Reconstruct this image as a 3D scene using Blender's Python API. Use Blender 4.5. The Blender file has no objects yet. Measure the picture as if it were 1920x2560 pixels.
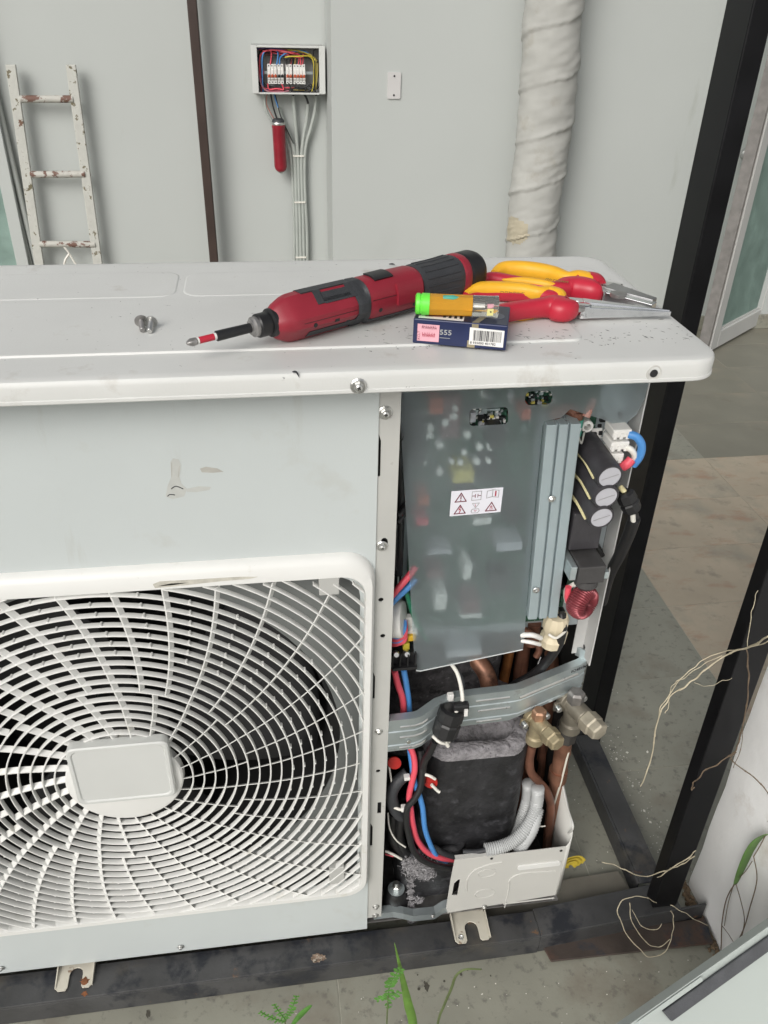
import bpy, bmesh, math, random
from mathutils import Vector, Matrix, noise
from mathutils.geometry import tessellate_polygon
R_ = math.radians
random.seed(7)
sc = bpy.context.scene
COL = sc.collection
# ---------------------------------------------------------------- camera
PIT, ROL, YAW, FPX = R_(32.7), R_(1.65), R_(-8.95), 2080.0
ROT = Matrix.Rotation(YAW, 3, 'Z') @ Matrix.Rotation(math.pi/2-PIT, 3, 'X') @ Matrix.Rotation(ROL, 3, 'Z')
CAM = Vector((0, 0, 1.264))
cd = bpy.data.cameras.new('camera'); cam = bpy.data.objects.new('camera', cd); COL.objects.link(cam)
cam.matrix_world = Matrix.Translation(CAM) @ ROT.to_4x4()
cd.sensor_fit = 'HORIZONTAL'; cd.sensor_width = 36; cd.lens = FPX/1920*36
cd.clip_start = .02; cd.clip_end = 200
sc.camera = cam
# ---------------------------------------------------------------- sky, sun, exposure
SUN_EL, SUN_AZ = R_(35), R_(214)      # azimuth clockwise from north (+y)
w = bpy.data.worlds.new('World'); sc.world = w; w.use_nodes = True
nt = w.node_tree; nt.nodes.clear()
sky = nt.nodes.new('ShaderNodeTexSky'); sky.sky_type = 'NISHITA'; sky.sun_disc = False
sky.sun_elevation = SUN_EL; sky.sun_rotation = SUN_AZ; sky.air_density = 1.0; sky.dust_density = 4.0; sky.ozone_density = 1
hs = nt.nodes.new('ShaderNodeHueSaturation'); hs.inputs['Saturation'].default_value = .22
bg = nt.nodes.new('ShaderNodeBackground'); bg.inputs[1].default_value = .122
wo = nt.nodes.new('ShaderNodeOutputWorld')
nt.links.new(sky.outputs[0], hs.inputs['Color']); nt.links.new(hs.outputs[0], bg.inputs[0]); nt.links.new(bg.outputs[0], wo.inputs[0])
sl = bpy.data.lights.new('sun', 'SUN'); sl.energy = 1.6; sl.angle = R_(32); sl.color = (1, .97, .92)
so = bpy.data.objects.new('sun', sl); COL.objects.link(so); so.location = (0, -2, 5)
sd = Vector((math.sin(SUN_AZ)*math.cos(SUN_EL), math.cos(SUN_AZ)*math.cos(SUN_EL), math.sin(SUN_EL)))
so.rotation_euler = sd.to_track_quat('Z', 'Y').to_euler()
vs = sc.view_settings; vs.view_transform = 'Standard'; vs.look = 'None'; vs.exposure = .0; vs.gamma = 1; vs.use_curve_mapping = False
sc.render.engine = 'CYCLES'
# ---------------------------------------------------------------- survey of the photograph: sight line -> point on a real plane
def ray(p):
    return ROT @ Vector(((p[0]*1.15732-960)/FPX, -(p[1]*1.15732-1280)/FPX, -1))
def PY(a, b, y): r = ray((a, b)); return CAM + r*(y/r.y)
def PZ(a, b, z): r = ray((a, b)); return CAM + r*((z-CAM.z)/r.z)
def PX(a, b, x): r = ray((a, b)); return CAM + r*(x/r.x)
# ---------------------------------------------------------------- materials
def mat(name, col, rough=.5, metal=0, var=.08, vs=12, bump=0, bs=150, spot=None, grime=None, coat=0, alpha=None, spec=.5, stretch=None):
    """procedural paint / metal / fabric: soft tone variation, optional speckle (colour, scale, threshold), grime, fine relief"""
    m = bpy.data.materials.new(name); m.use_nodes = True
    n = m.node_tree; b = n.nodes['Principled BSDF']; L = n.links.new
    b.inputs['Roughness'].default_value = rough; b.inputs['Metallic'].default_value = metal
    b.inputs['Coat Weight'].default_value = coat; b.inputs['Specular IOR Level'].default_value = spec
    tc = n.nodes.new('ShaderNodeTexCoord'); src = tc.outputs['Object']
    if stretch:
        mp = n.nodes.new('ShaderNodeMapping'); mp.inputs['Scale'].default_value = stretch; L(src, mp.inputs[0]); src = mp.outputs[0]
    c4 = (*col, 1)
    no = n.nodes.new('ShaderNodeTexNoise'); no.inputs['Scale'].default_value = vs; no.inputs['Detail'].default_value = 5; L(src, no.inputs['Vector'])
    cr = n.nodes.new('ShaderNodeValToRGB'); L(no.outputs[0], cr.inputs[0])
    cr.color_ramp.elements[0].position = .3; cr.color_ramp.elements[1].position = .7
    cr.color_ramp.elements[0].color = (*[x*(1-var) for x in col], 1); cr.color_ramp.elements[1].color = (*[min(1, x*(1+var)) for x in col], 1)
    out = cr.outputs[0]
    for sp in (spot or []):
        scol, ssc, th, *rest = sp
        wd = rest[0] if rest else .04
        q = n.nodes.new('ShaderNodeTexNoise'); q.inputs['Scale'].default_value = ssc; q.inputs['Detail'].default_value = 6; q.inputs['Roughness'].default_value = .65
        if len(rest) > 1:
            mp = n.nodes.new('ShaderNodeMapping'); mp.inputs['Scale'].default_value = rest[1]; L(tc.outputs['Object'], mp.inputs[0]); L(mp.outputs[0], q.inputs['Vector'])
        else: L(src, q.inputs['Vector'])
        r = n.nodes.new('ShaderNodeValToRGB'); r.color_ramp.elements[0].position = th; r.color_ramp.elements[1].position = min(1, th+wd); L(q.outputs[0], r.inputs[0])
        mx = n.nodes.new('ShaderNodeMixRGB'); L(r.outputs[0], mx.inputs[0]); L(out, mx.inputs[1]); mx.inputs[2].default_value = (*scol, 1); out = mx.outputs[0]
    L(out, b.inputs['Base Color'])
    rr = n.nodes.new('ShaderNodeMapRange'); L(no.outputs[0], rr.inputs[0]); rr.inputs[3].default_value = max(.03, rough-.08); rr.inputs[4].default_value = min(1, rough+.1); L(rr.outputs[0], b.inputs['Roughness'])
    if bump:
        bn = n.nodes.new('ShaderNodeTexNoise'); bn.inputs['Scale'].default_value = bs; bn.inputs['Detail'].default_value = 3; L(src, bn.inputs['Vector'])
        bb = n.nodes.new('ShaderNodeBump'); bb.inputs['Strength'].default_value = min(1, bump); bb.inputs['Distance'].default_value = .002*max(1, bump); L(bn.outputs[0], bb.inputs['Height']); L(bb.outputs[0], b.inputs['Normal'])
    m.diffuse_color = c4
    return m
WHITE = mat('enamel_white', (.53, .525, .495), .38, var=.03, vs=6, bump=.05, bs=500, spot=[((.36, .35, .32), 70, .70, .05, (1, 4, 4))])
COVERM = mat('cover_enamel', (.60, .605, .585), .42, var=.05, vs=7, bump=.06, bs=400, spot=[((.10, .10, .10), 60, .69, .03, (1, 1.8, 1)), ((.45, .43, .39), 14, .6, .15), ((.16, .15, .14), 190, .73, .03)])
PANEL = mat('panel_enamel', (.50, .535, .53), .45, var=.03, vs=5, bump=.08, bs=900, spot=[((.44, .45, .42), 9, .60, .2), ((.42, .43, .40), 5, .62, .2, (6, 6, .8))])
PLAST = mat('guard_plastic', (.70, .70, .675), .42, var=.03, vs=9, spot=[((.56, .54, .47), 20, .60, .14), ((.40, .37, .31), 130, .72, .04)])
COLUM = mat('column_paint', (.46, .46, .435), .42, var=.06, vs=10, spot=[((.28, .26, .23), 40, .68, .08)])
CREAM = mat('cream_paint', (.60, .575, .50), .42, var=.06, vs=12, spot=[((.30, .24, .17), 45, .66, .06)])
GALV = mat('galvanised_steel', (.50, .56, .57), .38, .75, var=.1, vs=30, spot=[((.42, .45, .46), 60, .6, .1)])
ALU = mat('heat_sink_metal', (.36, .43, .45), .45, .35, var=.06, vs=20)
STEEL = mat('bright_steel', (.62, .62, .60), .28, .95, var=.1, vs=80)
CHROME = mat('polished_chrome', (.72, .73, .74), .16, 1, var=.08, vs=60, spot=[((.3, .3, .3), 90, .64, .08)])
DSTEEL = mat('dull_steel', (.35, .34, .33), .4, .8, var=.2, vs=90)
BLACKP = mat('black_gloss_paint', (.006, .006, .007), .42, spec=.25, var=.3, vs=20, spot=[((.10, .09, .08), 130, .74, .02)])
BEAMM = mat('weathered_black_steel', (.055, .055, .056), .45, .1, var=.35, vs=14, bump=.2, bs=120, spot=[((.022, .024, .030), 16, .52, .1), ((.10, .088, .068), 9, .57, .2), ((.16, .09, .05), 26, .66, .06), ((.30, .27, .22), 60, .73, .03)])
RUST = mat('rust', (.20, .075, .03), .8, var=.4, vs=120, bump=.5)
RUSTY = mat('rusted_flange', (.055, .042, .035), .7, .05, var=.3, vs=20, bump=.2, spot=[((.10, .05, .035), 12, .56, .12), ((.03, .035, .045), 18, .58, .1)])
DARK = mat('black_plastic', (.012, .012, .013), .42, var=.2, vs=60)
DARKG = mat('dark_grey_rubber', (.036, .038, .042), .55, var=.12, vs=60, bump=.25, bs=600)
VOID = mat('interior_shade_black', (.010, .010, .010), .8, var=.2)  # near-black colour carries the shade of enclosed spaces
RED = mat('red_tool_plastic', (.255, .016, .030), .42, var=.08, vs=40, spot=[((.36, .14, .14), 70, .72, .05)], bump=.08, bs=900)
PRED = mat('red_grip', (.47, .018, .040), .4, var=.08, vs=60, spot=[((.30, .02, .02), 60, .66, .08)])
PYEL = mat('yellow_grip', (.80, .42, .02), .48, var=.06, vs=60, bump=.1, bs=500, spot=[((.42, .24, .05), 55, .64, .08)])
COPPER = mat('copper_pipe', (.29, .145, .095), .45, .6, var=.3, vs=40, spot=[((.10, .05, .035), 30, .58, .12)])
DCOPPER = mat('oxidised_copper', (.19, .085, .055), .5, .5, var=.3, vs=40)
BRASS = mat('brass', (.34, .285, .18), .46, .5, var=.2, vs=80, spot=[((.24, .2, .14), 90, .6, .08)])
DBRASS = mat('aged_brass', (.22, .20, .16), .5, .5, var=.2, vs=60)
FELT = mat('black_felt_jacket', (.020, .020, .022), .5, var=.5, vs=30, bump=1.6, bs=55, spot=[((.060, .060, .066), 38, .56, .12), ((.10, .10, .105), 70, .68, .05)])  # paler speckle puts plastic sheen into the jacket colour
FELT2 = mat('dark_fibre_jacket', (.045, .042, .045), .9, var=.5, vs=90, bump=1.6, bs=120, spot=[((.11, .105, .11), 75, .57, .08), ((.012, .012, .013), 50, .56, .08)])
FUZZ = mat('grey_fibre', (.24, .23, .24), .95, var=.3, vs=120, bump=1.5, bs=220, spot=[((.10, .09, .10), 150, .58, .08)])
PCB = mat('green_circuit_board', (.015, .07, .04), .45, var=.2, vs=60, spot=[((.35, .45, .38), 260, .66, .02), ((.01, .015, .012), 150, .62, .03)])
CAPM = mat('black_capacitor_sleeve', (.035, .033, .037), .38, var=.15, vs=60, bump=.3, bs=120)
CAPT = mat('capacitor_top', (.52, .52, .56), .4, .3, var=.04)
WPL = mat('white_connector', (.72, .71, .68), .4, var=.05)
CRM = mat('cream_rubber', (.66, .58, .42), .5, var=.08, vs=40)
YGL = mat('yellow_glue', (.66, .60, .34), .35, var=.1, vs=60)
WRED = mat('red_wire', (.70, .085, .12), .4, var=.05); WBLU = mat('blue_wire', (.07, .25, .58), .4, var=.05)
WWHT = mat('white_wire', (.70, .68, .62), .45, var=.05); WBLK = mat('black_wire', (.015, .015, .016), .4, var=.1)
WGRN = mat('green_wire', (.02, .20, .11), .4); WYEL = mat('yellow_wire', (.55, .45, .05), .4)
TEAL = mat('teal_tube', (.05, .32, .24), .45, var=.2, vs=60)
ORANGE = mat('orange_component', (.50, .10, .04), .45); YELC = mat('yellow_component', (.62, .52, .12), .45)
BROWNC = mat('maroon_component', (.16, .07, .07), .5)
CORR = mat('grey_corrugated_plastic', (.42, .43, .43), .42, var=.06)
TOROI = mat('enamelled_copper_wire', (.24, .05, .06), .3, .4, var=.3, vs=90)
FERR = mat('ferrite', (.05, .048, .048), .5, var=.15, vs=60, bump=.15)
def wallmat(n, c): return mat(n, c, .75, var=.025, vs=2.2, bump=.10, bs=60, spot=[((c[0]*.93, c[1]*.93, c[2]*.92), 1.6, .6, .25), ((c[0]*.86, c[1]*.85, c[2]*.82), 3, .66, .12, (3, 3, .6)), ((c[0]*.8, c[1]*.79, c[2]*.76), 45, .74, .03)])
WALLM = wallmat('wall_paint', (.450, .472, .455))
WALLW = mat('rough_white_plaster', (.80, .80, .79), .8, var=.05, vs=8, bump=.5, bs=40, spot=[((.48, .42, .36), 6, .58, .2), ((.30, .28, .26), 50, .72, .03)])
BROWNP = mat('dark_brown_post', (.040, .024, .019), .5, var=.15, vs=9)
CLOTH = mat('grey_canvas_wrap', (.40, .40, .375), .85, var=.07, vs=9, bump=.25, bs=500, spot=[((.33, .31, .26), 7, .58, .2)])
STAIN = mat('yellow_stained_canvas', (.40, .36, .27), .85, var=.1, vs=20)
LADM = mat('flaking_paint_on_rust', (.50, .50, .46), .6, var=.08, vs=30, bump=.5, bs=70, spot=[((.15, .13, .08), 30, .57, .03), ((.15, .08, .05), 17, .63, .03)])
LADR = mat('rusty_rung_paint', (.46, .45, .41), .65, var=.1, vs=30, bump=.5, bs=70, spot=[((.15, .08, .06), 24, .52, .03), ((.15, .13, .03), 14, .6, .03)])
CONDU = mat('grey_cable_sheath', (.36, .385, .36), .5, var=.05)
TILEG = mat('grey_tile', (.27, .267, .22), .42, var=.10, vs=9, bump=.1, bs=200, spot=[((.18, .175, .15), 60, .55, .1), ((.19, .165, .13), 5, .52, .2), ((.11, .09, .07), 90, .70, .04), ((.42, .41, .38), 170, .76, .02)])
TILEB = mat('beige_tile', (.44, .375, .285), .45, var=.16, vs=5, bump=.08, bs=200, spot=[((.36, .215, .14), 6, .52, .2, (1, 2, 1)), ((.29, .28, .23), 4, .5, .2), ((.25, .225, .18), 13, .55, .16), ((.14, .09, .06), 38, .70, .05, (1, 2.5, 1))])
TILEF = mat('dusty_tile', (.215, .205, .165), .42, var=.12, vs=6, bump=.08, bs=200, spot=[((.285, .245, .185), 3.2, .50, .25), ((.17, .15, .12), 8, .58, .18), ((.12, .10, .08), 42, .72, .04)])
GROUT = mat('grout', (.38, .37, .31), .9, var=.15, vs=40)
GROUND = mat('concrete_ground', (.20, .195, .175), .85, var=.12, vs=5, bump=.3, bs=60)
GRASS = mat('grass_leaf', (.11, .22, .035), .5, var=.2, vs=60); FERN = mat('fern_leaf', (.07, .19, .03), .5, var=.25, vs=80)
OLIVE = mat('olive_stem', (.10, .13, .05), .6, var=.2, vs=60)
DRY = mat('dry_tendril', (.44, .39, .28), .7, var=.25, vs=60); DRYB = mat('brown_tendril', (.12, .085, .055), .75, var=.3, vs=60)
FLAKE = mat('paint_flake', (.72, .70, .64), .7)
GREENC = mat('bright_green_cap', (.14, .72, .06), .35, var=.05)
NAVY = mat('navy_card', (.012, .020, .072), .34, var=.2, vs=30); NAVYT = mat('dark_navy_card', (.016, .020, .045), .32, var=.25, vs=40)
GOLD = mat('gold_print', (.36, .31, .20), .4, .4, var=.1); PAPER = mat('white_paper', (.78, .77, .74), .6, var=.03)
PINK = mat('pink_stamp', (.72, .38, .44), .6, var=.08, vs=90); INK = mat('black_ink', (.015, .015, .02), .6); INKR = mat('red_ink', (.40, .03, .06), .6); INKM = mat('maroon_ink', (.16, .02, .04), .6)
SILV = mat('silver_print', (.45, .46, .45), .4, .3); PHOTO = mat('brown_print', (.20, .08, .06), .5, var=.5, vs=90)
PGREY = mat('spare_panel_enamel', (.41, .45, .43), .42, var=.03, vs=5)
FOAM = mat('dark_foam_strip', (.075, .078, .085), .85, var=.15, vs=40, bump=.4, bs=300)
YELT = mat('yellow_plastic', (.62, .47, .05), .5, var=.15, vs=50)
DRED = mat('dark_red_plastic', (.26, .012, .025), .32, var=.12, vs=20)
def clearmat(name, col, rough, ior, mixd=0, dcol=(.3, .3, .3)):
    m = bpy.data.materials.new(name); m.use_nodes = True; n = m.node_tree; b = n.nodes['Principled BSDF']; L = n.links.new
    b.inputs['Base Color'].default_value = (*col, 1); b.inputs['Transmission Weight'].default_value = 1; b.inputs['Roughness'].default_value = rough; b.inputs['IOR'].default_value = ior
    if mixd:
        o = n.nodes['Material Output']; d = n.nodes.new('ShaderNodeBsdfDiffuse'); d.inputs[0].default_value = (*dcol, 1)
        tc = n.nodes.new('ShaderNodeTexCoord'); q = n.nodes.new('ShaderNodeTexNoise'); q.inputs['Scale'].default_value = 14; q.inputs['Detail'].default_value = 5; L(tc.outputs['Object'], q.inputs['Vector'])
        mr = n.nodes.new('ShaderNodeMapRange'); mr.inputs[1].default_value = .3; mr.inputs[2].default_value = .7; mr.inputs[3].default_value = mixd*.75; mr.inputs[4].default_value = mixd*1.25; L(q.outputs[0], mr.inputs[0])
        x = n.nodes.new('ShaderNodeMixShader'); L(mr.outputs[0], x.inputs[0]); L(b.outputs[0], x.inputs[1]); L(d.outputs[0], x.inputs[2]); L(x.outputs[0], o.inputs[0])
    m.diffuse_color = (*col, 1)
    return m
SHIELD = clearmat('frosted_plastic_sheet', (.82, .89, .90), .34, 1.20, .15, (.46, .51, .53))
AMBER = clearmat('amber_plastic', (.95, .60, .10), .08, 1.3, .5, (.80, .42, .05))
CLEAR = clearmat('clear_plastic', (.88, .88, .84), .05, 1.35, .12, (.5, .5, .46))
FROST = clearmat('green_frosted_glass', (.35, .5, .45), .45, 1.3, .8, (.26, .36, .32))
# ---------------------------------------------------------------- object helpers
ORG = {}
class MB:
    def __init__(s): s.v = []; s.f = []
    def add(s, vs, fs):
        k = len(s.v); s.v += [Vector(v) for v in vs]; s.f += [tuple(i+k for i in f) for f in fs]; return s
    def box(s, a, b):
        x0, y0, z0 = a; x1, y1, z1 = b
        return s.add([(x0,y0,z0),(x1,y0,z0),(x1,y1,z0),(x0,y1,z0),(x0,y0,z1),(x1,y0,z1),(x1,y1,z1),(x0,y1,z1)], [(0,3,2,1),(4,5,6,7),(0,1,5,4),(1,2,6,5),(2,3,7,6),(3,0,4,7)])
    def hexa(s, q, d):                     # quad q (4 points) extruded along d
        q = [Vector(p) for p in q]; d = Vector(d)
        return s.add(q+[p+d for p in q], [(0,1,2,3),(7,6,5,4),(0,4,5,1),(1,5,6,2),(2,6,7,3),(3,7,4,0)])
    def rings(s, rs, cap=True, closed=False):
        n = len(rs[0]); k = []
        vs = [p for r in rs for p in r]; fs = []
        m = len(rs)
        for i in range(m if closed else m-1):
            for j in range(n):
                a = i*n+j; b = i*n+(j+1) % n; c = ((i+1) % m)*n+(j+1) % n; d = ((i+1) % m)*n+j
                fs.append((a, b, c, d))
        if cap and not closed: fs += [tuple(range(n))[::-1], tuple((m-1)*n+j for j in range(n))]
        return s.add(vs, fs)
    def lathe(s, p0, d, prof, n=16, cap=True, up=None):   # prof: (along, radius)
        d = Vector(d).normalized(); u = d.orthogonal().normalized() if up is None else (Vector(up)-d*Vector(up).dot(d)).normalized(); w_ = d.cross(u); p0 = Vector(p0)
        return s.rings([[p0+d*t+(u*math.cos(2*math.pi*j/n)+w_*math.sin(2*math.pi*j/n))*r for j in range(n)] for t, r in prof], cap)
    def cyl(s, a, b, r, n=12, r2=None):
        a = Vector(a); b = Vector(b); return s.lathe(a, b-a, [(0, r), ((b-a).length, r if r2 is None else r2)], n)
    def tube(s, pts, r, n=8, sub=6, corr=0, closed=False):
        P = [Vector(p) for p in pts]
        if sub > 1 and len(P) > 2:
            Q = []
            for i in range(len(P)-1):
                a = P[max(i-1, 0)]; b = P[i]; c = P[i+1]; d = P[min(i+2, len(P)-1)]
                for k in range(sub):
                    t = k/sub; Q.append(.5*((2*b)+(c-a)*t+(2*a-5*b+4*c-d)*t*t+(3*b-a-3*c+d)*t*t*t))
            Q.append(P[-1]); P = Q
        rs = []; u = None
        for i, p in enumerate(P):
            t = (P[min(i+1, len(P)-1)]-P[max(i-1, 0)]).normalized()
            u = t.orthogonal().normalized() if u is None else (u-t*u.dot(t)).normalized()
            w_ = t.cross(u); rr = r(i/(len(P)-1)) if callable(r) else r
            if corr: rr *= 1+corr*(1 if i % 2 else -1)
            rs.append([p+(u*math.cos(2*math.pi*j/n)+w_*math.sin(2*math.pi*j/n))*rr for j in range(n)])
        return s.rings(rs)
    def plate(s, outer, holes, fn, th):    # outline in (u,v); fn(u,v)->3D ; th thickness vector
        loops = [[Vector((u, v, 0)) for u, v in l] for l in [outer]+list(holes)]
        tri = tessellate_polygon(loops); flat = [p for l in loops for p in l]; n = len(flat)
        a = [Vector(fn(p.x, p.y)) for p in flat]; th = Vector(th)
        fs = [tuple(t) for t in tri]+[tuple(i+n for i in t)[::-1] for t in tri]
        k = 0
        for l in loops:
            m = len(l)
            for i in range(m): fs.append((k+i, k+(i+1) % m, k+(i+1) % m+n, k+i+n))
            k += m
        return s.add(a+[p+th for p in a], fs)
    def build(s, name, m, parent=None, smooth=35, bevel=0, local=False, kind=None, label=None):
        me = bpy.data.meshes.new(name)
        org = ORG.get(parent.name, Vector()) if parent is not None else Vector()
        if local: org = Vector()
        me.from_pydata([tuple(v-org) for v in s.v], [], s.f)
        bm = bmesh.new(); bm.from_mesh(me); bmesh.ops.recalc_face_normals(bm, faces=bm.faces)
        if smooth:
            for f in bm.faces: f.smooth = True
        bm.to_mesh(me); bm.free()
        if smooth: me.set_sharp_from_angle(angle=R_(smooth))
        me.materials.append(m)
        o = bpy.data.objects.new(name, me); COL.objects.link(o)
        if parent is not None: o.parent = parent; ORG[o.name] = org
        if bevel:
            bv = o.modifiers.new('edge', 'BEVEL'); bv.width = bevel; bv.segments = 2; bv.limit_method = 'ANGLE'; bv.angle_limit = R_(40)
        if kind: o['kind'] = kind
        if label: o['label'] = label
        return o
def thing(name, label, cat, loc=(0, 0, 0), group=None, rot=None):
    o = bpy.data.objects.new(name, None); COL.objects.link(o); o.empty_display_size = .05
    if rot is not None: o.matrix_world = Matrix.Translation(loc) @ rot.to_4x4()
    else: o.location = loc
    o['label'] = label; o['category'] = cat
    if group: o['group'] = group
    ORG[o.name] = Vector(loc) if rot is None else Vector()
    return o
def tag(o, label, cat, group=None):
    o['label'] = label; o['category'] = cat
    if group: o['group'] = group
    return o
def rrect(x0, y0, x1, y1, r, n=5, rs=None):
    rs = rs or (r, r, r, r); out = []
    for (cx, cy, a0, q) in ((x1, y1, 0, rs[0]), (x0, y1, 90, rs[1]), (x0, y0, 180, rs[2]), (x1, y0, 270, rs[3])):
        sx = -1 if cx == x1 else 1; sy = -1 if cy == y1 else 1
        for k in range(n+1):
            a = R_(a0+90*k/n); out.append((cx+sx*q+q*math.cos(a), cy+sy*q+q*math.sin(a)))
    return out
def circ(x, y, r, n=20, ry=None): return [(x+r*math.cos(2*math.pi*k/n), y+(ry or r)*math.sin(2*math.pi*k/n)) for k in range(n)]
def text_mb(txt, size, fn, bold=0, align='LEFT'):      # flat print: letters laid on fn(u,v)
    cu = bpy.data.curves.new('t', 'FONT'); cu.body = txt; cu.size = size; cu.align_x = align; cu.offset = bold; cu.resolution_u = 2
    ob = bpy.data.objects.new('t', cu); COL.objects.link(ob); dg = bpy.context.evaluated_depsgraph_get(); me = bpy.data.meshes.new_from_object(ob.evaluated_get(dg))
    mb = MB(); mb.add([fn(v.co.x, v.co.y) for v in me.vertices], [tuple(p.vertices) for p in me.polygons])
    bpy.data.objects.remove(ob); bpy.data.curves.remove(cu); bpy.data.meshes.remove(me)
    return mb
def strokes(mb, segs, wd, fn, n):         # thin printed lines: segs in (u,v), extruded a hair along n
    for (a, b) in segs:
        a = Vector(a); b = Vector(b); t = (b-a).normalized(); q = Vector((-t.y, t.x))*wd/2
        a = a-t*wd/2; b = b+t*wd/2
        mb.hexa([fn(*(a+q)), fn(*(b+q)), fn(*(b-q)), fn(*(a-q))], n)
    return mb
def poly(pts, close=True): return [(pts[i], pts[(i+1) % len(pts)]) for i in range(len(pts) if close else len(pts)-1)]
_screw = {}
def screw_mesh():
    if 's' not in _screw:
        mb = MB(); d = (0, -1, 0)
        mb.lathe((0, 0, 0), d, [(0, 1.0), (.12, 1.0), (.25, .82), (.25, .62)], 18)
        mb.lathe((0, .0, 0), d, [(.2, .62), (.62, .60), (.72, .5)], 6)
        mb.lathe((0, 0, 0), d, [(.60, .42), (.80, .42), (.88, .25)], 12)
        me = bpy.data.meshes.new('screw'); me.from_pydata([tuple(v) for v in mb.v], [], mb.f)
        bm = bmesh.new(); bm.from_mesh(me); bmesh.ops.recalc_face_normals(bm, faces=bm.faces); bm.to_mesh(me); bm.free(); me.materials.append(STEEL)
        c = MB(); c.box((-.24, -.90, -.05), (.24, -.86, .05)); c.box((-.05, -.905, -.24), (.05, -.865, .24))
        mc = bpy.data.meshes.new('cross_recess'); mc.from_pydata([tuple(v) for v in c.v], [], c.f); mc.materials.append(DARK)
        _screw['s'] = (me, mc)
    return _screw['s']
def screw(p, r, parent, rz=0, rx=0, cross=True):
    me, mc = screw_mesh(); o = bpy.data.objects.new('screw', me); COL.objects.link(o); o.parent = parent
    o.location = Vector(p)-ORG.get(parent.name, Vector()); o.scale = (r, r, r); o.rotation_euler = (R_(rx), random.uniform(0, 1.5), R_(rz))
    if cross:
        c = bpy.data.objects.new('cross_recess', mc); COL.objects.link(c); c.parent = o
    return o
# ================================================================= SETTING
def struct(o): o['kind'] = 'structure'; return o
g = MB(); g.box((-30, -30, -.35), (30, 40, -.012)); struct(g.build('ground', GROUND, smooth=0))
g = MB(); g.box((-3.0, -1.0, -.011), (5.0, 8.0, -.0009)); floor = struct(g.build('floor', GROUT, smooth=0))
TW, TH = .4375, .233; X0, Y0 = .055, .99-.233*6
def tile_mesh(name, m):
    e = MB(); e.box((.0009, .0009, -.010), (TW-.0009, TH-.0009, 0)); me = bpy.data.meshes.new(name); me.from_pydata([tuple(v) for v in e.v], [], e.f); me.materials.append(m); return me
tmesh = {}
rt = random.Random(3)
BIG = [(i, j) for i in (-4, -2, 0) for j in (1, 3)]
for i in range(-3, 9):
    for j in range(0, 22):
        if -4 <= i < 2 and 1 <= j < 5: continue
        x = X0+TW*i; y = Y0+TH*j
        cx, cy = x+TW/2, y+TH/2
        if cx > .93: k = 'b' if cy < 2.155 else 'f'
        else: k = 'b' if 1.687 < cy < 2.155 else ('g' if cy < 1.7 else 'f')
        if 2.155 < cy < 2.39 and cx < 1.345: k = 'g'
        if cy < .99 and cx > .93: k = 'g'
        if k not in tmesh: tmesh[k] = tile_mesh('tile', {'b': TILEB, 'f': TILEF, 'g': TILEG}[k])
        o = bpy.data.objects.new('tile', tmesh[k]); COL.objects.link(o); o.parent = floor; o.location = (x, y, rt.uniform(-.0006, .0003))
tb_me = None
for i, j in BIG:
    if tb_me is None:
        e = MB(); e.box((.0010, .0010, -.010), (TW*2-.0010, TH*2-.0010, 0)); tb_me = bpy.data.meshes.new('tile'); tb_me.from_pydata([tuple(v) for v in e.v], [], e.f); tb_me.materials.append(TILEG)
    o = bpy.data.objects.new('tile', tb_me); COL.objects.link(o); o.parent = floor; o.location = (X0+TW*i, Y0+TH*j, 0)
# walls behind: recessed bay on the left, main face on the right
YW, YR = 3.27, 3.52
cxw = PY(717, 300, YW).x
g = MB(); g.box((-2.4, YR, -.01), (cxw+.3, YR+.2, 3.2)); struct(g.build('recess_wall', WALLM, smooth=0))
g = MB(); g.box((cxw, YW, -.01), (2.42, YW+.24, 3.2)); bw = struct(g.build('wall', WALLM, smooth=0))
sk = MB(); sk.box((cxw, YW-.012, 0), (2.42, YW, PY(1499, 682, YW).z)); sk.build('skirting', TILEG, bw, smooth=0, bevel=.002)
g = MB(); g.box((-2.4, YR-.01, 0), (cxw-.003, YR, .06)); g.build('skirting', TILEG, bw, smooth=0)
# brown post in front of the recess
a = PY(403, 0, 3.42).x; b2 = PY(424, 0, 3.42).x
g = MB(); g.box((a, 3.42, 0), (b2, 3.47, 3.2)); tag(g.build('brown_post', BROWNP, smooth=0, bevel=.003), 'slim dark brown steel post standing upright before the pale wall', 'post')
# white plaster wall at the lower right
g = MB(); yy = [-.6+.03*k for k in range(46)]; zz = [0, .02]+[.05*k for k in range(1, 25)]
vsx = []
for z in zz:
    for y in yy:
        nn = noise.noise(Vector((y*6, z*6, 1)))*.004+noise.noise(Vector((y*30, z*30, 4)))*.0012
        vsx.append((.651+nn, min(y, .762)+ (noise.noise(Vector((z*18, 2, 3)))*.004 if y > .74 else 0), z))
ny = len(yy); fs = [(r*ny+c, r*ny+c+1, (r+1)*ny+c+1, (r+1)*ny+c) for r in range(len(zz)-1) for c in range(ny-1)]
g.add(vsx, fs); g.box((.66, -.6, 0), (.86, .757, 1.2))
tag(g.build('plaster_wall', WALLW, smooth=60), 'rough whitewashed plaster wall end standing to the right of the steel frame', 'wall')
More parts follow.
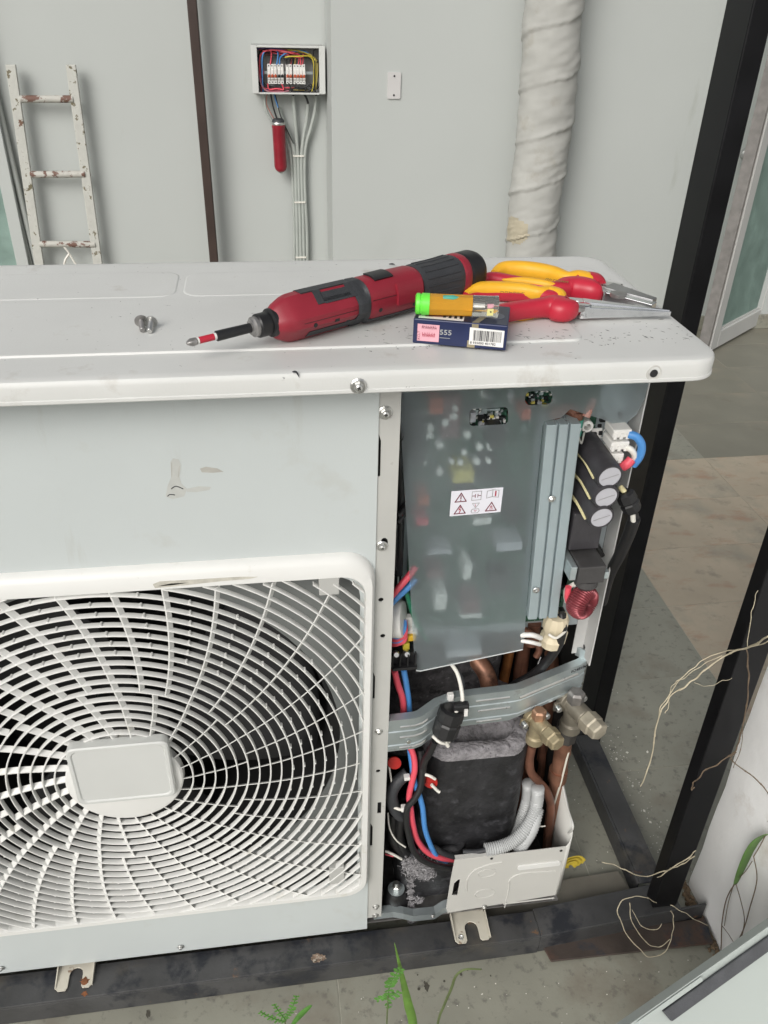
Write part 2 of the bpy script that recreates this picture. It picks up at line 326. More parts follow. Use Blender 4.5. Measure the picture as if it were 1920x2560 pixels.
# debris crumbs at its foot
# ================================================================= THINGS ON THE BACK WALL
YB = 3.44
bl, br = PY(547, 203, YB), PY(700, 203, YB); tl, tr = PY(545, 97, YB), PY(700, 97, YB)
x0, x1, z0, z1 = (bl.x+tl.x)/2, (br.x+tr.x)/2, bl.z, tl.z
W_, H_ = x1-x0, z1-z0
db = thing('distribution_box', 'open grey metal breaker box full of coloured wires on the recessed wall', 'breaker box', (x0+W_/2, YR, z0))
g = MB(); t = .0035
g.box((x0, YR-.004, z0), (x1, YR-.001, z1)); g.box((x0, YB, z0), (x0+t, YR-.004, z1)); g.box((x1-t, YB, z0), (x1, YR-.004, z1)); g.box((x0+t, YB, z0), (x1-t, YR-.004, z0+t)); g.box((x0+t, YB, z1-t), (x1-t, YR-.004, z1))
g.build('housing', mat('grey_box_paint', (.38, .38, .37), .5, var=.06), db, smooth=0)
g = MB(); g.box((x0-.004, YB-.003, z0+.002), (x0+.018, YB-.0005, z1)); g.box((x1-.018, YB-.003, z0+.002), (x1+.004, YB-.0005, z1)); g.box((x0+.0185, YB-.003, z0), (x1-.0185, YB-.0005, z0+.006)); g.box((x0+.0185, YB-.003, z1-.007), (x1-.0185, YB-.0005, z1))
g.build('front_frame', mat('light_box_paint', (.55, .56, .54), .5, var=.04), db, smooth=0, bevel=.0008)
def D(u, v, dy=0): return Vector((x0+W_*u, YB+.025+dy, z1-H_*v))       # (0..1, 0..1) in the box opening
g = MB(); g.box(D(.16, .60, .012), D(.90, .54, .016)); g.build('mounting_rail', GALV, db, smooth=0)
brk = [(.205, .245), (.25, .29), (.295, .335), (.345, .385), (.39, .43), (.465, .505), (.51, .55), (.57, .61), (.612, .652), (.655, .695), (.698, .738)]
for k, (u0, u1) in enumerate(brk):
    c = MB(); c.box(D(u0, .80, 0), D(u1, .39, .012)); c.box(D(u0, .70, -.007), D(u1, .50, 0)); bo = c.build('breaker', WPL, db, smooth=0, bevel=.0006)
    c = MB(); dk = k in (3, 4)
    c.box(D(u0+.002, .66, -.0095), D(u1-.002, .61, -.0072)); c.box(D(u0+.012, .64, -.016), D(u1-.012, .59, -.0097)); c.build('toggle', DARK if dk else ORANGE, bo, smooth=0)
    c = MB(); c.cyl(D((u0+u1)/2, .425, -.0006), D((u0+u1)/2, .425, .0005), .0022, 8); c.cyl(D((u0+u1)/2, .765, -.0006), D((u0+u1)/2, .765, .0005), .0022, 8); c.build('terminal_hole', DARK, bo, smooth=0)
def wire(pts, m, r, par, name='wire', n=7, **k): return MB().tube(pts, r, n, **k).build(name, m, par, smooth=60)
dw = [
 ([(.11, 1, .02), (.10, .6, .0), (.11, .25, .0), (.2, .12, -.01), (.27, .15, 0), (.25, .4, 0)], WRED),
 ([(.13, 1, .01), (.13, .6, -.004), (.15, .2, -.01), (.25, .10, 0), (.36, .14, 0), (.34, .4, 0)], WBLU),
 ([(.08, .4, .02), (.12, .8, .01), (.2, .95, 0), (.4, .93, 0)], mat('maroon_wire', (.20, .03, .05), .4)),
 ([(.06, .3, .0), (.09, .7, .0), (.16, .93, 0), (.35, .97, 0), (.5, .95, .01)], mat('pink_wire', (.45, .20, .24), .4)),
 ([(.15, .13, .0), (.3, .10, -.01), (.45, .12, -.01), (.55, .16, -.01), (.66, .2, 0), (.68, .4, 0)], WRED),
 ([(.38, .4, 0), (.39, .27, 0), (.45, .18, -.01), (.56, .13, 0), (.72, .12, 0), (.83, .2, 0)], WBLU),
 ([(.44, .27, 0), (.5, .23, -.012), (.65, .22, -.012), (.8, .22, 0), (.86, .35, 0), (.86, .7, 0), (.83, .95, 0)], WYEL),
 ([(.5, .1, 0), (.68, .12, 0), (.82, .2, 0), (.88, .3, 0), (.89, .6, 0), (.87, .9, 0)], WYEL),
 ([(.6, .14, .01), (.78, .16, 0), (.9, .3, 0), (.91, .6, 0), (.88, .92, 0)], mat('dull_yellow_wire', (.36, .30, .09), .5)),
 ([(.85, .22, -.01), (.86, .1, -.01), (.92, .05, -.01), (.95, .12, -.01), (.95, .3, -.01), (.90, .33, -.01)], WBLK),
 ([(.88, .3, 0), (.87, .6, -.005), (.875, 1.02, 0)], WBLK),
 ([(.5, .78, 0), (.54, .93, 0), (.62, .98, 0), (.75, .96, 0), (.83, .88, 0), (.82, .80, 0), (.76, .83, 0), (.73, .95, 0)], WBLK),
 ([(.6, .78, 0), (.63, .9, -.005), (.7, .88, 0), (.78, .83, 0), (.84, .9, 0), (.80, .98, 0), (.6, .99, 0), (.3, .985, .005)], WBLK),
 ([(.2, .8, 0), (.22, .92, 0), (.32, .9, 0), (.42, .92, 0), (.4, .8, 0)], WRED),
 ([(.05, .1, .01), (.2, .07, .0), (.4, .09, 0), (.5, .15, -.005), (.46, .25, 0)], mat('violet_wire', (.16, .11, .28), .45)),
 ([(.42, .25, -.008), (.47, .27, -.01), (.55, .255, -.01)], WBLK), ([(.48, .4, 0), (.485, .28, 0)], WBLK),
 ([(.40, .13, -.008), (.47, .14, -.012), (.52, .13, -.01)], mat('pale_red_wrap', (.5, .12, .12), .5)), ([(.53, .13, -.008), (.6, .15, -.012)], mat('red_wrap', (.38, .03, .04), .5)),
]
for p, m in dw: wire([D(*q) for q in p], m, .0026, db)
for p, m in ((([(.18, .2, .02), (.35, .18, .015), (.5, .22, .02)]), BROWNC), (([(.10, .2, .02), (.09, .5, .02), (.12, .9, .02)]), BROWNC)): wire([D(*q) for q in p], m, .006, db)
rwb = random.Random(12); cols = [WRED, WBLU, WYEL, WBLK, mat('dull_red_wire', (.30, .05, .05), .5), mat('navy_wire', (.03, .05, .16), .5), WBLK, mat('ochre_wire', (.34, .26, .06), .5)]
for k in range(26):
    side = k % 3
    if side == 0: p = [(rwb.uniform(.05, .14), rwb.uniform(.1, .4), .012), (rwb.uniform(.04, .15), .55, rwb.uniform(0, .02)), (rwb.uniform(.06, .16), .8, .012), (rwb.uniform(.15, .35), rwb.uniform(.88, .96), .01), (rwb.uniform(.4, .6), rwb.uniform(.86, .97), .01)]
    elif side == 1: u_ = rwb.uniform(.2, .7); p = [(rwb.uniform(.1, .3), rwb.uniform(.08, .2), .012), (u_, rwb.uniform(.08, .3), rwb.uniform(-.01, .02)), (u_+.06, rwb.uniform(.15, .3), .005), (u_+.05, .40, .004)]
    else: p = [(rwb.uniform(.6, .8), rwb.uniform(.08, .3), .012), (rwb.uniform(.84, .95), .3, .008), (rwb.uniform(.86, .95), .6, rwb.uniform(0, .02)), (rwb.uniform(.8, .93), .9, .008), (rwb.uniform(.5, .8), rwb.uniform(.85, .97), .01)]
    wire([D(*q) for q in p], cols[rwb.randrange(8)], .0022, db)
# grey cables dropping from the box
def Wp(pts, y): return [PY(a, b, y) for a, b in pts]
cab = thing('cable_bundle', 'bundle of grey sheathed cables tied together and dropping below the breaker box', 'cables', PY(650, 560, 3.49))
for pts, m, r in (
  ([(633, 205), (636, 240), (640, 290), (644, 350), (646, 420), (648, 480), (650, 575)], CONDU, .0074),
  ([(665, 225), (662, 260), (655, 300), (651, 350), (653, 420), (655, 480), (657, 575)], CONDU, .0072),
  ([(683, 205), (680, 240), (672, 275), (660, 320), (658, 380), (660, 440), (663, 500), (664, 575)], CONDU, .0066),
  ([(601, 232), (612, 262), (624, 290), (634, 320), (638, 370), (640, 430), (642, 500), (643, 575)], CONDU, .0080),
  ([(600, 236), (614, 290), (626, 325), (631, 370), (634, 430), (636, 500), (636, 575)], CONDU, .0054)):
    wire(Wp(pts, 3.495), m, r, cab, 'cable', 10)
for (px, py) in ((645, 337), (648, 437), (650, 556)):
    p = PY(px, py, 3.486); MB().box(p+Vector((-.022, -.002, -.003)), p+Vector((.022, .004, .003))).build('cable_tie', WWHT, cab, smooth=0)
for pts, m, r in (
  ([(570, 203), (574, 235), (585, 258), (594, 266)], CONDU, .0055), ([(577, 203), (576, 225), (588, 250), (596, 262)], mat('salmon_wire', (.36, .17, .14), .5), .0022),
  ([(585, 203), (590, 230), (600, 262)], WBLK, .003), ([(592, 203), (596, 218), (601, 232)], WBLU, .0024), ([(595, 205), (606, 250), (622, 285), (634, 310)], WBLK, .0022),
  ([(636, 200), (633, 207)], WBLK, .004), ([(655, 200), (662, 212), (666, 224)], WBLK, .0042), ([(683, 198), (683, 207)], WBLK, .003)):
    wire(Wp(pts, 3.478), m, r, db, 'wire')
pa, pb = PY(601, 266, 3.462), PY(607, 372, 3.462)
rc = thing('red_cylinder', 'glossy dark red closed tube hanging on wires below the breaker box', 'tube', pb)
L_ = (pb-pa).length
MB().lathe(pa, pb-pa, [(0, .0250), (L_*.08, .0250), (L_*.09, .0240), (L_*.88, .0240), (L_*.95, .020), (L_*.985, .013), (L_, .004)], 24).build('body', DRED, rc, smooth=50)
MB().lathe(pa, pb-pa, [(-.004, .0250), (-.001, .0265), (.003, .0265), (.005, .0255)], 24).build('rim', STEEL, rc, smooth=50)
MB().lathe(pa, pa-pb, [(.001, .024), (.010, .023), (.0155, .018)], 20).build('end_cap', DARKG, rc, smooth=50)
MB().lathe(pb, pa-pb, [(-.003, .006), (.002, .0125), (.005, .0155)], 20).build('bottom_ring', DSTEEL, rc, smooth=50)
# blanking plate
p0, p1 = PY(836, 213, YW), PY(866, 156, YW)
bp = thing('blanking_plate', 'small blank off-white cover plate with two screw holes on the pale wall', 'wall plate', (p0+p1)/2)
g = MB(); g.plate(rrect(p0.x, p0.z, p1.x, p1.z, .004), [], lambda u, v: (u, YW-.006, v), (0, .0055, 0)); g.build('plate', mat('plate_plastic', (.54, .53, .52), .5, var=.04), bp, bevel=.001)
for v in (.14, .86):
    c = Vector(((p0.x+p1.x)/2, YW-.0062, p0.z+(p1.z-p0.z)*v)); MB().lathe(c, (0, -1, 0), [(0, .0035), (.0012, .003)], 10).build('screw_hole', DARK, bp)
# wrapped duct
xc = (PY(1140, 0, 3.14).x+PY(1268, 0, 3.14).x)/2; rad = (PY(1268, 0, 3.14).x-PY(1140, 0, 3.14).x)/2
xb = (PY(1098, 545, 3.14).x+PY(1196, 545, 3.14).x)/2
g = MB(); nz, na = 240, 72; zlo, zhi = 0.0, 1.75
vv = []
for i in range(nz):
    z = zlo+(zhi-zlo)*i/(nz-1)
    x_ = xb+(xc-xb)*(z-.7)/.55+.006*math.sin(z*9)
    for j in range(na):
        a_ = 2*math.pi*j/na
        hel = z/.17-a_/(2*math.pi)+.03*math.sin(z*5)       # spiral overlap edge
        hel += .05*noise.noise(Vector((math.cos(a_)*1.5, z*3, math.sin(a_)*1.5))); ph = hel-math.floor(hel)
        st = .0035*(1-ph)**1.2+(.003 if ph < .06 else 0)
        zd = z-.17*a_/(2*math.pi)
        wr = noise.noise(Vector((math.cos(a_)*1.1+3, math.sin(a_)*1.1, zd*30)))+.6*noise.noise(Vector((math.cos(a_)*2.2, math.sin(a_)*2.2, zd*70)))
        st += .0028*noise.noise(Vector((math.cos(a_)*1.6, math.sin(a_)*1.6, z*11)))+.0060*wr*(.35+.65*(1-ph))
        r_ = rad*(.955+.02*math.sin(z*7+1))+st
        vv.append((x_+r_*math.cos(a_), 3.16+r_*.9*math.sin(a_), z))
g.add(vv, [(i*na+j, i*na+(j+1) % na, (i+1)*na+(j+1) % na, (i+1)*na+j) for i in range(nz-1) for j in range(na)])
dt = thing('wrapped_duct', 'thick vertical pipe wrapped in wrinkled grey canvas against the pale wall', 'duct', (xb, 3.16, 0))
g.build('canvas_wrap', CLOTH, dt, smooth=70)
sc0 = PY(1120, 508, 3.06); gs = MB(); rw = random.Random(4); idx = {}
for i in range(nz-1):
    for j in range(na-1):
        q = [vv[i*na+j], vv[i*na+j+1], vv[(i+1)*na+j+1], vv[(i+1)*na+j]]; m_ = sum((Vector(p) for p in q), Vector())/4
        if m_.y < 3.16 and ((m_.x-sc0.x)/.042)**2+((m_.z-sc0.z)/.050)**2 < 1+.35*noise.noise(m_*40): gs.add([(p[0]-.0004, p[1]-.0008, p[2]) for p in q], [(0, 1, 2, 3)])
gs.build('stain', STAIN, dt, smooth=0)
# ladder
YL = 3.46
ld = thing('ladder', 'old narrow steel ladder with flaking white paint leaning on the wall', 'ladder', PY(90, 570, YL))
for pts in ([(22, 140), (38, 280), (58, 400), (76, 510), (90, 600), (100, 680)], [(152, 140), (170, 255), (188, 395), (206, 530), (216, 600), (226, 680)]):
    P_ = Wp(pts, YL); P_[-1].z = min(P_[-1].z, .25)
    d = (P_[-1]-P_[0]); g = MB()
    g.hexa([P_[0]+Vector((-.017, 0, 0)), P_[0]+Vector((.017, 0, 0)), P_[0]+d*1.0+Vector((.017, 0, 0)), P_[0]+d*1.0+Vector((-.017, 0, 0))], (0, .016, 0)); 
    q = P_[0]+d; g.hexa([q+Vector((-.014, .001, 0)), q+Vector((.014, .001, 0)), Vector((q.x+.018, YL+.001, 0)), Vector((q.x-.01, YL+.001, 0))], (0, .014, 0))
    g.build('rail', LADM, ld, smooth=0, bevel=.002)
for (ax, ay, bx, by) in ((44, 214, 158, 214), (66, 377, 184, 376), (86, 527, 206, 528)):
    A, B = PY(ax, ay, YL+.006), PY(bx, by, YL+.006)
    MB().cyl(A, B, .0125, 12).build('rung', LADR, ld)
g = MB(); g.tube(Wp([(138, 533), (148, 545), (160, 565), (165, 572)], YL), .004, 6); g.tube(Wp([(150, 548), (141, 562), (138, 580)], YL), .005, 6); g.build('tied_rag', WWHT, ld)
# conduit and green glass door at far left
g = MB()
pp = thing('conduit_pipe', 'pair of thin grey conduits running down the wall left of the ladder', 'pipe', PY(80, 571, 3.5))
for (a_, b_, c_, d_, r_) in ((-58, 0, 79, 570, .011), (-70, 0, 68, 570, .006)):
    A = PY(a_, b_, 3.50); B = PY(c_, d_, 3.50); B = A+(B-A)*2; MB().cyl(A, B, r_, 12).build('pipe', mat('pale_conduit', (.40, .42, .40), .5, var=.04), pp)
A = PY(18, 480, 3.48)
gd = thing('glass_door', 'frosted green glass door leaf behind the conduits at the left edge', 'door', (A.x-.4, 3.48, 0))
MB().box((A.x-.9, 3.478, .08), (A.x, 3.486, 1.15)).build('glass', FROST, gd, smooth=0)
MB().box((A.x, 3.47, 0), (A.x+.045, 3.50, 1.4)).build('stile', WALLM, gd, smooth=0, bevel=.002)
MB().box((A.x-.9, 3.47, 0), (A.x-.0005, 3.50, .08)).build('rail', WALLM, gd, smooth=0, bevel=.002)
# open glazed door on the right
DA = PZ(1523, 757, .012); DB = PZ(1638, 694, .012)
dv = (DB-DA); dl = dv.length; dv.normalize(); dn = Vector((dv.y, -dv.x, 0))
dr = thing('glazed_door', 'open white framed door with frosted green glass at the right beyond the black post', 'door', DA)
def dbox(s0, s1, z0, z1, t0, t1):
    m_ = MB(); q = [DA+dv*s+Vector((0, 0, z-DA.z)) for s, z in ((s0, z0), (s1, z0), (s1, z1), (s0, z1))]; return m_.hexa([p+dn*t0 for p in q], dn*(t1-t0))
DRW = mat('white_door_frame', (.54, .54, .52), .4, var=.04, vs=8, spot=[((.35, .33, .3), 30, .7, .05)])
DRG = mat('grey_seal', (.20, .19, .18), .6, var=.2, vs=30)
dbox(0, .062, .012, 2.4, -.02, .02).build('stile', DRW, dr, smooth=0, bevel=.003)
dbox(dl-.055, dl, .012, 2.4, -.02, .02).build('stile', DRW, dr, smooth=0, bevel=.003)
dbox(.0625, dl-.0555, .012, .085, -.02, .02).build('bottom_rail', DRW, dr, smooth=0, bevel=.003)
dbox(.0625, dl-.0555, .085, 2.4, -.004, .004).build('glass', FROST, dr, smooth=0)
dbox(.063, .070, .085, 2.4, .004, .013).build('bead', DRW, dr, smooth=0); dbox(.070, dl-.056, .085, .093, .004, .013).build('bead', DRW, dr, smooth=0)
dbox(-.030, -.003, .012, 2.4, -.016, .016).build('edge_moulding', mat('grey_moulding', (.33, .31, .29), .45, .3, var=.1), dr, smooth=0, bevel=.003)
dbox(-.0345, -.0305, .012, 2.4, -.02, .022).build('rubber_seal', DRG, dr, smooth=0)
k_ = PY(1608, 331, 3.2); kb = MB(); kb.lathe(k_, (-.4, -1, 0), [(-.04, .007), (0, .007), (.006, .018), (.02, .021), (.032, .015), (.036, .004)], 16)
tag(kb.build('door_knob', mat('knob_grey', (.30, .31, .30), .4, .4)), 'small round grey knob on the wall beside the open glazed door', 'knob')
# doorway and jamb beyond the wall end, doorway shade painted as a black panel
dj = thing('shaded_doorway', 'black framed opening with its deep shade painted as a black panel beyond the open glazed door', 'screen', (2.7, 3.45, 0))
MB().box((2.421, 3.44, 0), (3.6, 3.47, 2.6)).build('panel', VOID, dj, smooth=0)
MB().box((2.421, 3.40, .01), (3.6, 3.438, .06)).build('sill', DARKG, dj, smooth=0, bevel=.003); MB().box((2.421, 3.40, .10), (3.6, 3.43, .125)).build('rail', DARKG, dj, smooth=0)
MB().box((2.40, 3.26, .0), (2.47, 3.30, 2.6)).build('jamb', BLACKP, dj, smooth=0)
# ================================================================= STEEL STAND
fr = thing('steel_stand', 'black painted angle iron stand carrying the air conditioner unit', 'stand', (.57, .69, 0))
bend = PZ(1165, 2012, .045)
g = MB()
ybk = .712
def beam_top(xa, ya, xb, yb_): g.hexa([(xa, ya, .040), (xb, yb_, .040), (xb, ybk, .040), (xa, ybk, .040)], (0, 0, .005))
beam_top(-.75, .664, bend.x, .670)
g.hexa([(-.75, .664, 0.001), (bend.x, .670, 0.001), (bend.x, .670, .0395), (-.75, .664, .0395)], (0, .005, 0))
g.build('front_beam', BEAMM, fr, smooth=0, bevel=.001)
g = MB(); g.hexa([(bend.x+.0005, .671, .040), (.60, .686, .040), (.60, .735, .040), (bend.x+.0005, ybk+.004, .040)], (0, 0, .004))
g.hexa([(bend.x+.0005, .671, .001), (.645, .690, .001), (.645, .690, .0395), (bend.x+.0005, .671, .0395)], (0, .004, 0))
g.build('beam_end', BEAMM, fr, smooth=0, bevel=.001)
q = [PZ(1165, 2035, .006), PZ(1190, 2079, .006), PZ(1540, 2040, .006), PZ(1522, 1985, .006)]
MB().hexa(q, (0, 0, .004)).build('loose_flange', RUSTY, fr, smooth=0, bevel=.001)
g = MB(); g.box((.585, .69, .0455), (.625, .7145, 2.6)); g.box((.5535, .69, .0455), (.5845, .694, 2.6)); g2 = None
MB().box((.5535, .692, .0455), (.5935, .716, 2.6)).build('front_post', BLACKP, fr, smooth=0, bevel=.0015)
MB().box((.578, 1.05, .001), (.606, 1.115, 2.7)).build('rear_post', BLACKP, fr, smooth=0, bevel=.002)
g = MB(); g.box((.552, .737, .040), (.592, 1.049, .0445)); g.box((.5475, .7375, .006), (.5515, 1.049, .0445)); g.build('side_beam', BEAMM, fr, smooth=0, bevel=.001)
MB().box((-.75, 1.055, .004), (.577, 1.10, .045)).build('rear_beam', BEAMM, fr, smooth=0, bevel=.001)
# floor slab strip between the beam and the unit
q = [PZ(1195, 1903, .014), PZ(1335, 1882, .014)]
sl_ = MB(); sl_.hexa([(.22, .713, .012), (.546, .738, .012), (q[1].x, q[1].y, .012), (.22, q[0].y-.01, .012)], (0, 0, .0025)); tag(sl_.build('base_plate', mat('dusty_brown_plate', (.17, .158, .13), .7, var=.2, vs=14, spot=[((.15, .09, .065), 10, .60, .15)]), smooth=0), 'dusty brown flat plate lying behind the front beam of the stand', 'plate')
# ================================================================= AIR CONDITIONER
YF = .71
ac = thing('air_conditioner', 'white outdoor air conditioner unit with side panel removed, standing on the black steel stand', 'air conditioner', (-.05, .85, .05))
XL, XR_, YBK = -.56, .405, .985
CT = .980
# cover -------------------------------------------------------------
YLIP, XCR, ZLB = .660, .4165, .9590
def cover_loop(off, z, n=8, r=.030): return [Vector((x, y, z)) for x, y in rrect(-.58+off, YLIP+off, XCR-off, .997-off, max(.004, r-off), n)]
prof = [(.0005, ZLB), (-.0004, ZLB+.001), (-.0004, ZLB+.0035), (.0004, ZLB+.0042), (0, .974), (.0008, .9772), (.0022, .9790), (.0042, .9797), (.012, .980), (.016, .980)]
g = MB(); rs = [cover_loop(o_, z_) for o_, z_ in prof]; g.rings(rs, cap=False)
n0 = len(g.v); last = rs[-1]; g.add(last, [tuple(range(len(last)))])
g.rings([cover_loop(.0015, ZLB), cover_loop(.0015, .972), cover_loop(.012, .978)], cap=False)
cover = g.build('top_cover', COVERM, ac, smooth=32)
def emb(x0, y0, x1, y1, r, h=.0014, name='embossed_panel'):
    prof = [(0, -.0002), (.0010, h*.9), (.0022, h)]
    m_ = MB(); rs = [[Vector((x, y, CT+z)) for x, y in rrect(x0+o_, y0+o_, x1-o_, y1-o_, r)] for o_, z in prof]; m_.rings(rs, cap=False); m_.add(rs[-1], [tuple(range(len(rs[-1])))])
    return m_.build(name, COVERM, cover, smooth=40)
emb(-.57, .713, .300, .8565, .012, .0020)
emb(-.57, .868, PZ(392, 580, CT).x, .955, .018, .0007)
emb(PZ(405, 580, CT).x, .868, .39, .95, .018, .0006)
screw((PY(774, 833, YLIP).x, YLIP-.0003, PY(774, 833, YLIP).z), .0072, cover)
hp = PY(1413, 806, YLIP)
MB().lathe((hp.x, YLIP+.0006, hp.z), (0, -1, 0), [(0, .0078), (.0010, .0070), (.0004, .0055)], 20).build('hole_collar', WHITE, cover)
MB().lathe((hp.x-.0005, YLIP-.0008, hp.z), (0, -1, 0), [(0, .0038), (.0003, .0036)], 14).build('screw_hole', DARK, cover)
# dirt smears (scratches in the paint)
# front panel with rounded fan opening --------------------------------
GX, GZ = PY(268, 1675, .698).x, .449
gx0, gx1, gz0, gz1 = -.487, PY(783, 1675, .698).x, .173, .731
g = MB(); PR = .104
g.plate([(XL, .057), (PR, .057), (PR, .944), (XL, .944)], [rrect(gx0+.006, gz0+.006, gx1-.004, gz1-.006, .03)], lambda u, v: (u, YF-.0015, v), (0, .0013, 0))
fpan = g.build('front_panel', PANEL, ac, smooth=0)
MB().box((PR-.0014, YF-.0001, .058), (PR-.0001, YF+.004, .943)).build('panel_return', PANEL, ac, smooth=0)
b_ = PY(390, 2046, YF-.003); screw(b_, .0045, ac); b_ = PY(2, 2092, YF-.003); screw(b_, .0045, ac)
# faint smudges left where the badge was torn off
SM = mat('glue_smudge', (.40, .39, .355), .6, var=.1, vs=60)
def smear(pts_, m=SM, h=.00012):
    P_ = [PY(a_, b_2, YF-.0015) for a_, b_2 in pts_]; return MB().plate([(p.x, p.z) for p in P_], [], lambda u, v: (u, YF-.00155-h, v), (0, h, 0)).build('glue_smudge', m, fpan, smooth=0)
SM2 = mat('pale_residue', (.465, .475, .45), .6, var=.06, vs=90)
smear([(368, 998), (374, 990), (386, 992), (391, 1005), (388, 1030), (392, 1045), (404, 1056), (398, 1072), (372, 1078), (358, 1072), (362, 1050), (370, 1030)], SM2)
smear([(370, 1000), (372, 998), (372, 1028), (370, 1032)], h=.0002); smear([(387, 1006), (388, 1006), (386, 1030), (384, 1032)], h=.0002)
smear([(432, 1012), (445, 1008), (470, 1012), (483, 1019), (460, 1021), (436, 1020)], h=.0002); smear([(402, 1056), (430, 1050), (456, 1052), (452, 1058), (425, 1063), (404, 1062)], SM2, h=.0002)
for pts_ in ([(370, 1056), (380, 1050), (396, 1056)], [(362, 1072), (367, 1068), (378, 1069)]): MB().tube([PY(a_, b_2, YF-.0016) for a_, b_2 in pts_], .0006, 4, 3).build('scratch', DARKG, fpan)
# bell mouth plate, shroud, propeller ---------------------------------
FX, FZ = GX+.0, GZ+.002
g = MB(); g.plate([(XL, .10), (PR, .10), (PR, .80), (XL, .80)], [circ(FX, FZ, .262, 64)], lambda u, v: (u, .738, v), (0, .002, 0)); g.build('bell_mouth_plate', mat('bell_mouth_grey', (.17, .18, .175), .55, var=.05), ac, smooth=0)
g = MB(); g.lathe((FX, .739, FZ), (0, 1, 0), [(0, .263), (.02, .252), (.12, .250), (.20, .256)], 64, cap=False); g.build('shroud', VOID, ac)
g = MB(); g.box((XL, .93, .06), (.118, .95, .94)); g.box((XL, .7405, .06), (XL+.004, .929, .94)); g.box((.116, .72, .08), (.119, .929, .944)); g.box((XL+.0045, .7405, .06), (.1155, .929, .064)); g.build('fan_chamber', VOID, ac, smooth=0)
fan = MB().lathe((FX, .80, FZ), (0, -1, 0), [(-.05, .05), (0, .05), (.012, .045)], 24).build('propeller_hub', DARK, ac)
for k in range(3):
    g = MB(); vv = []; 
    for i in range(9):
        r_ = .05+.19*i/8
        for j in range(9):
            a_ = 2*math.pi*k/3+R_(78)*(j/8-.5)*(1.1-.25*i/8)+R_(18)*(i/8)
            y_ = .80+.055*(j/8-.5)
            vv.append((FX+r_*math.cos(a_), y_, FZ+r_*math.sin(a_)))
    g.add(vv, [(i*9+j, i*9+j+1, (i+1)*9+j+1, (i+1)*9+j) for i in range(8) for j in range(8)])
    o = g.build('propeller_blade', mat('dark_blade', (.010, .010, .011), .6), ac); sm = o.modifiers.new('t', 'SOLIDIFY'); sm.thickness = .003
# fan guard -------------------------------------------------------------
YG = .6965
def clamp_inside(x, z, m=.0): return gx0+m < x < gx1-m and gz0+m < z < gz1-m
g = MB(); fw = .0085
prof2 = [(-.0150, YF-.0016), (-.0145, YG+.007), (-.0125, YG+.003), (-.0100, YG), (-.0010, YG-.0005), (0, YG+.002), (0, YF+.004)]
FT = PY(320, 1218, .7085).z
def topz(o_): return (FT-gz1)/.0150 if o_ < 0 else 1
rs = [[Vector((x, y_, z)) for x, z in rrect(gx0+o_, gz0+o_*.85, gx1-o_*.75, gz1-o_*topz(o_), .026-o_*.5, 6)] for o_, y_ in prof2]
g.rings(rs, cap=False); guard = g.build('fan_guard', PLAST, ac, smooth=40)
MB().box((gx0, YG+.0025, FT-.010), (PY(645, 1208, YG).x, YG+.008, FT-.0075)).build('frame_bead', PLAST, guard, smooth=0, bevel=.0005)
def ring_mbs(r, wd=.0020, dp=.0074):
    n = 144 if r > .16 else 100; y0 = YG
    def sect(k):
        a_ = 2*math.pi*k/n; c, s_ = math.cos(a_), math.sin(a_); tw = .0007
        return [Vector((GX+(r+dr_)*c, y0+dy_, GZ+(r+dr_)*s_)) for dr_, dy_ in ((-wd/2, .0007), (-wd/4, 0), (wd/4, 0), (wd/2, .0007), (wd/2-tw, dp), (-wd/2+tw, dp))]
    ins = [clamp_inside(GX+r*math.cos(2*math.pi*k/n), GZ+r*math.sin(2*math.pi*k/n), -.002) for k in range(n)]
    if all(ins): return [MB().rings([sect(k) for k in range(n)], closed=True)]
    out = []; cur = []; st = next(k for k in range(n) if not ins[k])
    for q in range(n+1):
        k = (st+q) % n
        if ins[k]: cur.append(k)
        else:
            if len(cur) > 1: out.append(MB().rings([sect(k2) for k2 in cur]))
            cur = []
    return out
RADII = [.0797+.01331*k for k in range(25)]
for r_ in RADII:
    for m_ in ring_mbs(r_): m_.build('ring', PLAST, guard, smooth=50)
ATAB = [(.0, -20), (.06, -12.1), (.0956, -5.7), (.1468, 0), (.2148, 4.8), (.2666, 8.3), (.3448, 13.4), (.45, 19.5)]
def swirl(r_):
    for (a_, p_), (b_, q_) in zip(ATAB, ATAB[1:]):
        if a_ <= r_ <= b_: return R_(p_+(q_-p_)*(r_-a_)/(b_-a_))
    return 0
def spoke(th0, r0, r1):
    m_ = MB(); pts = []; N = 30
    for i in range(N+1):
        r_ = r0+(r1-r0)*i/N; a_ = th0+swirl(r_)
        x, z = GX+r_*math.cos(a_), GZ+r_*math.sin(a_)
        if not clamp_inside(x, z, -.003): break
        pts.append((x, z, a_))
    if len(pts) < 3: return None
    secs = []; d_ = .0052
    for i, (x, z, a_) in enumerate(pts):
        x2, z2, _ = pts[min(i+1, len(pts)-1)]; x1, z1, _ = pts[max(0, i-1)]; t = Vector((x2-x1, 0, z2-z1)).normalized()
        cw = Vector((t.z, 0, -t.x)); n_ = cw*.0007; p = Vector((x, YG+.0012, z)); q = p+Vector((0, d_, 0))+cw*d_*.8
        secs.append([p-n_, p+n_, q+n_, q-n_])
    return m_.rings(secs)
for k in range(22):
    th = R_(21.4+360*k/22)
    m_ = spoke(th, .045, .42 if k % 2 == 0 else .1455)
    if m_: m_.build('spoke', PLAST, guard, smooth=0)
for k in range(33):
    if k % 3 == 0: continue
    m_ = spoke(R_(21.4+360*k/33), .1465 if k % 3 == 1 else .1600-.0133, .42)
    if m_: m_.build('spoke', PLAST, guard, smooth=0)
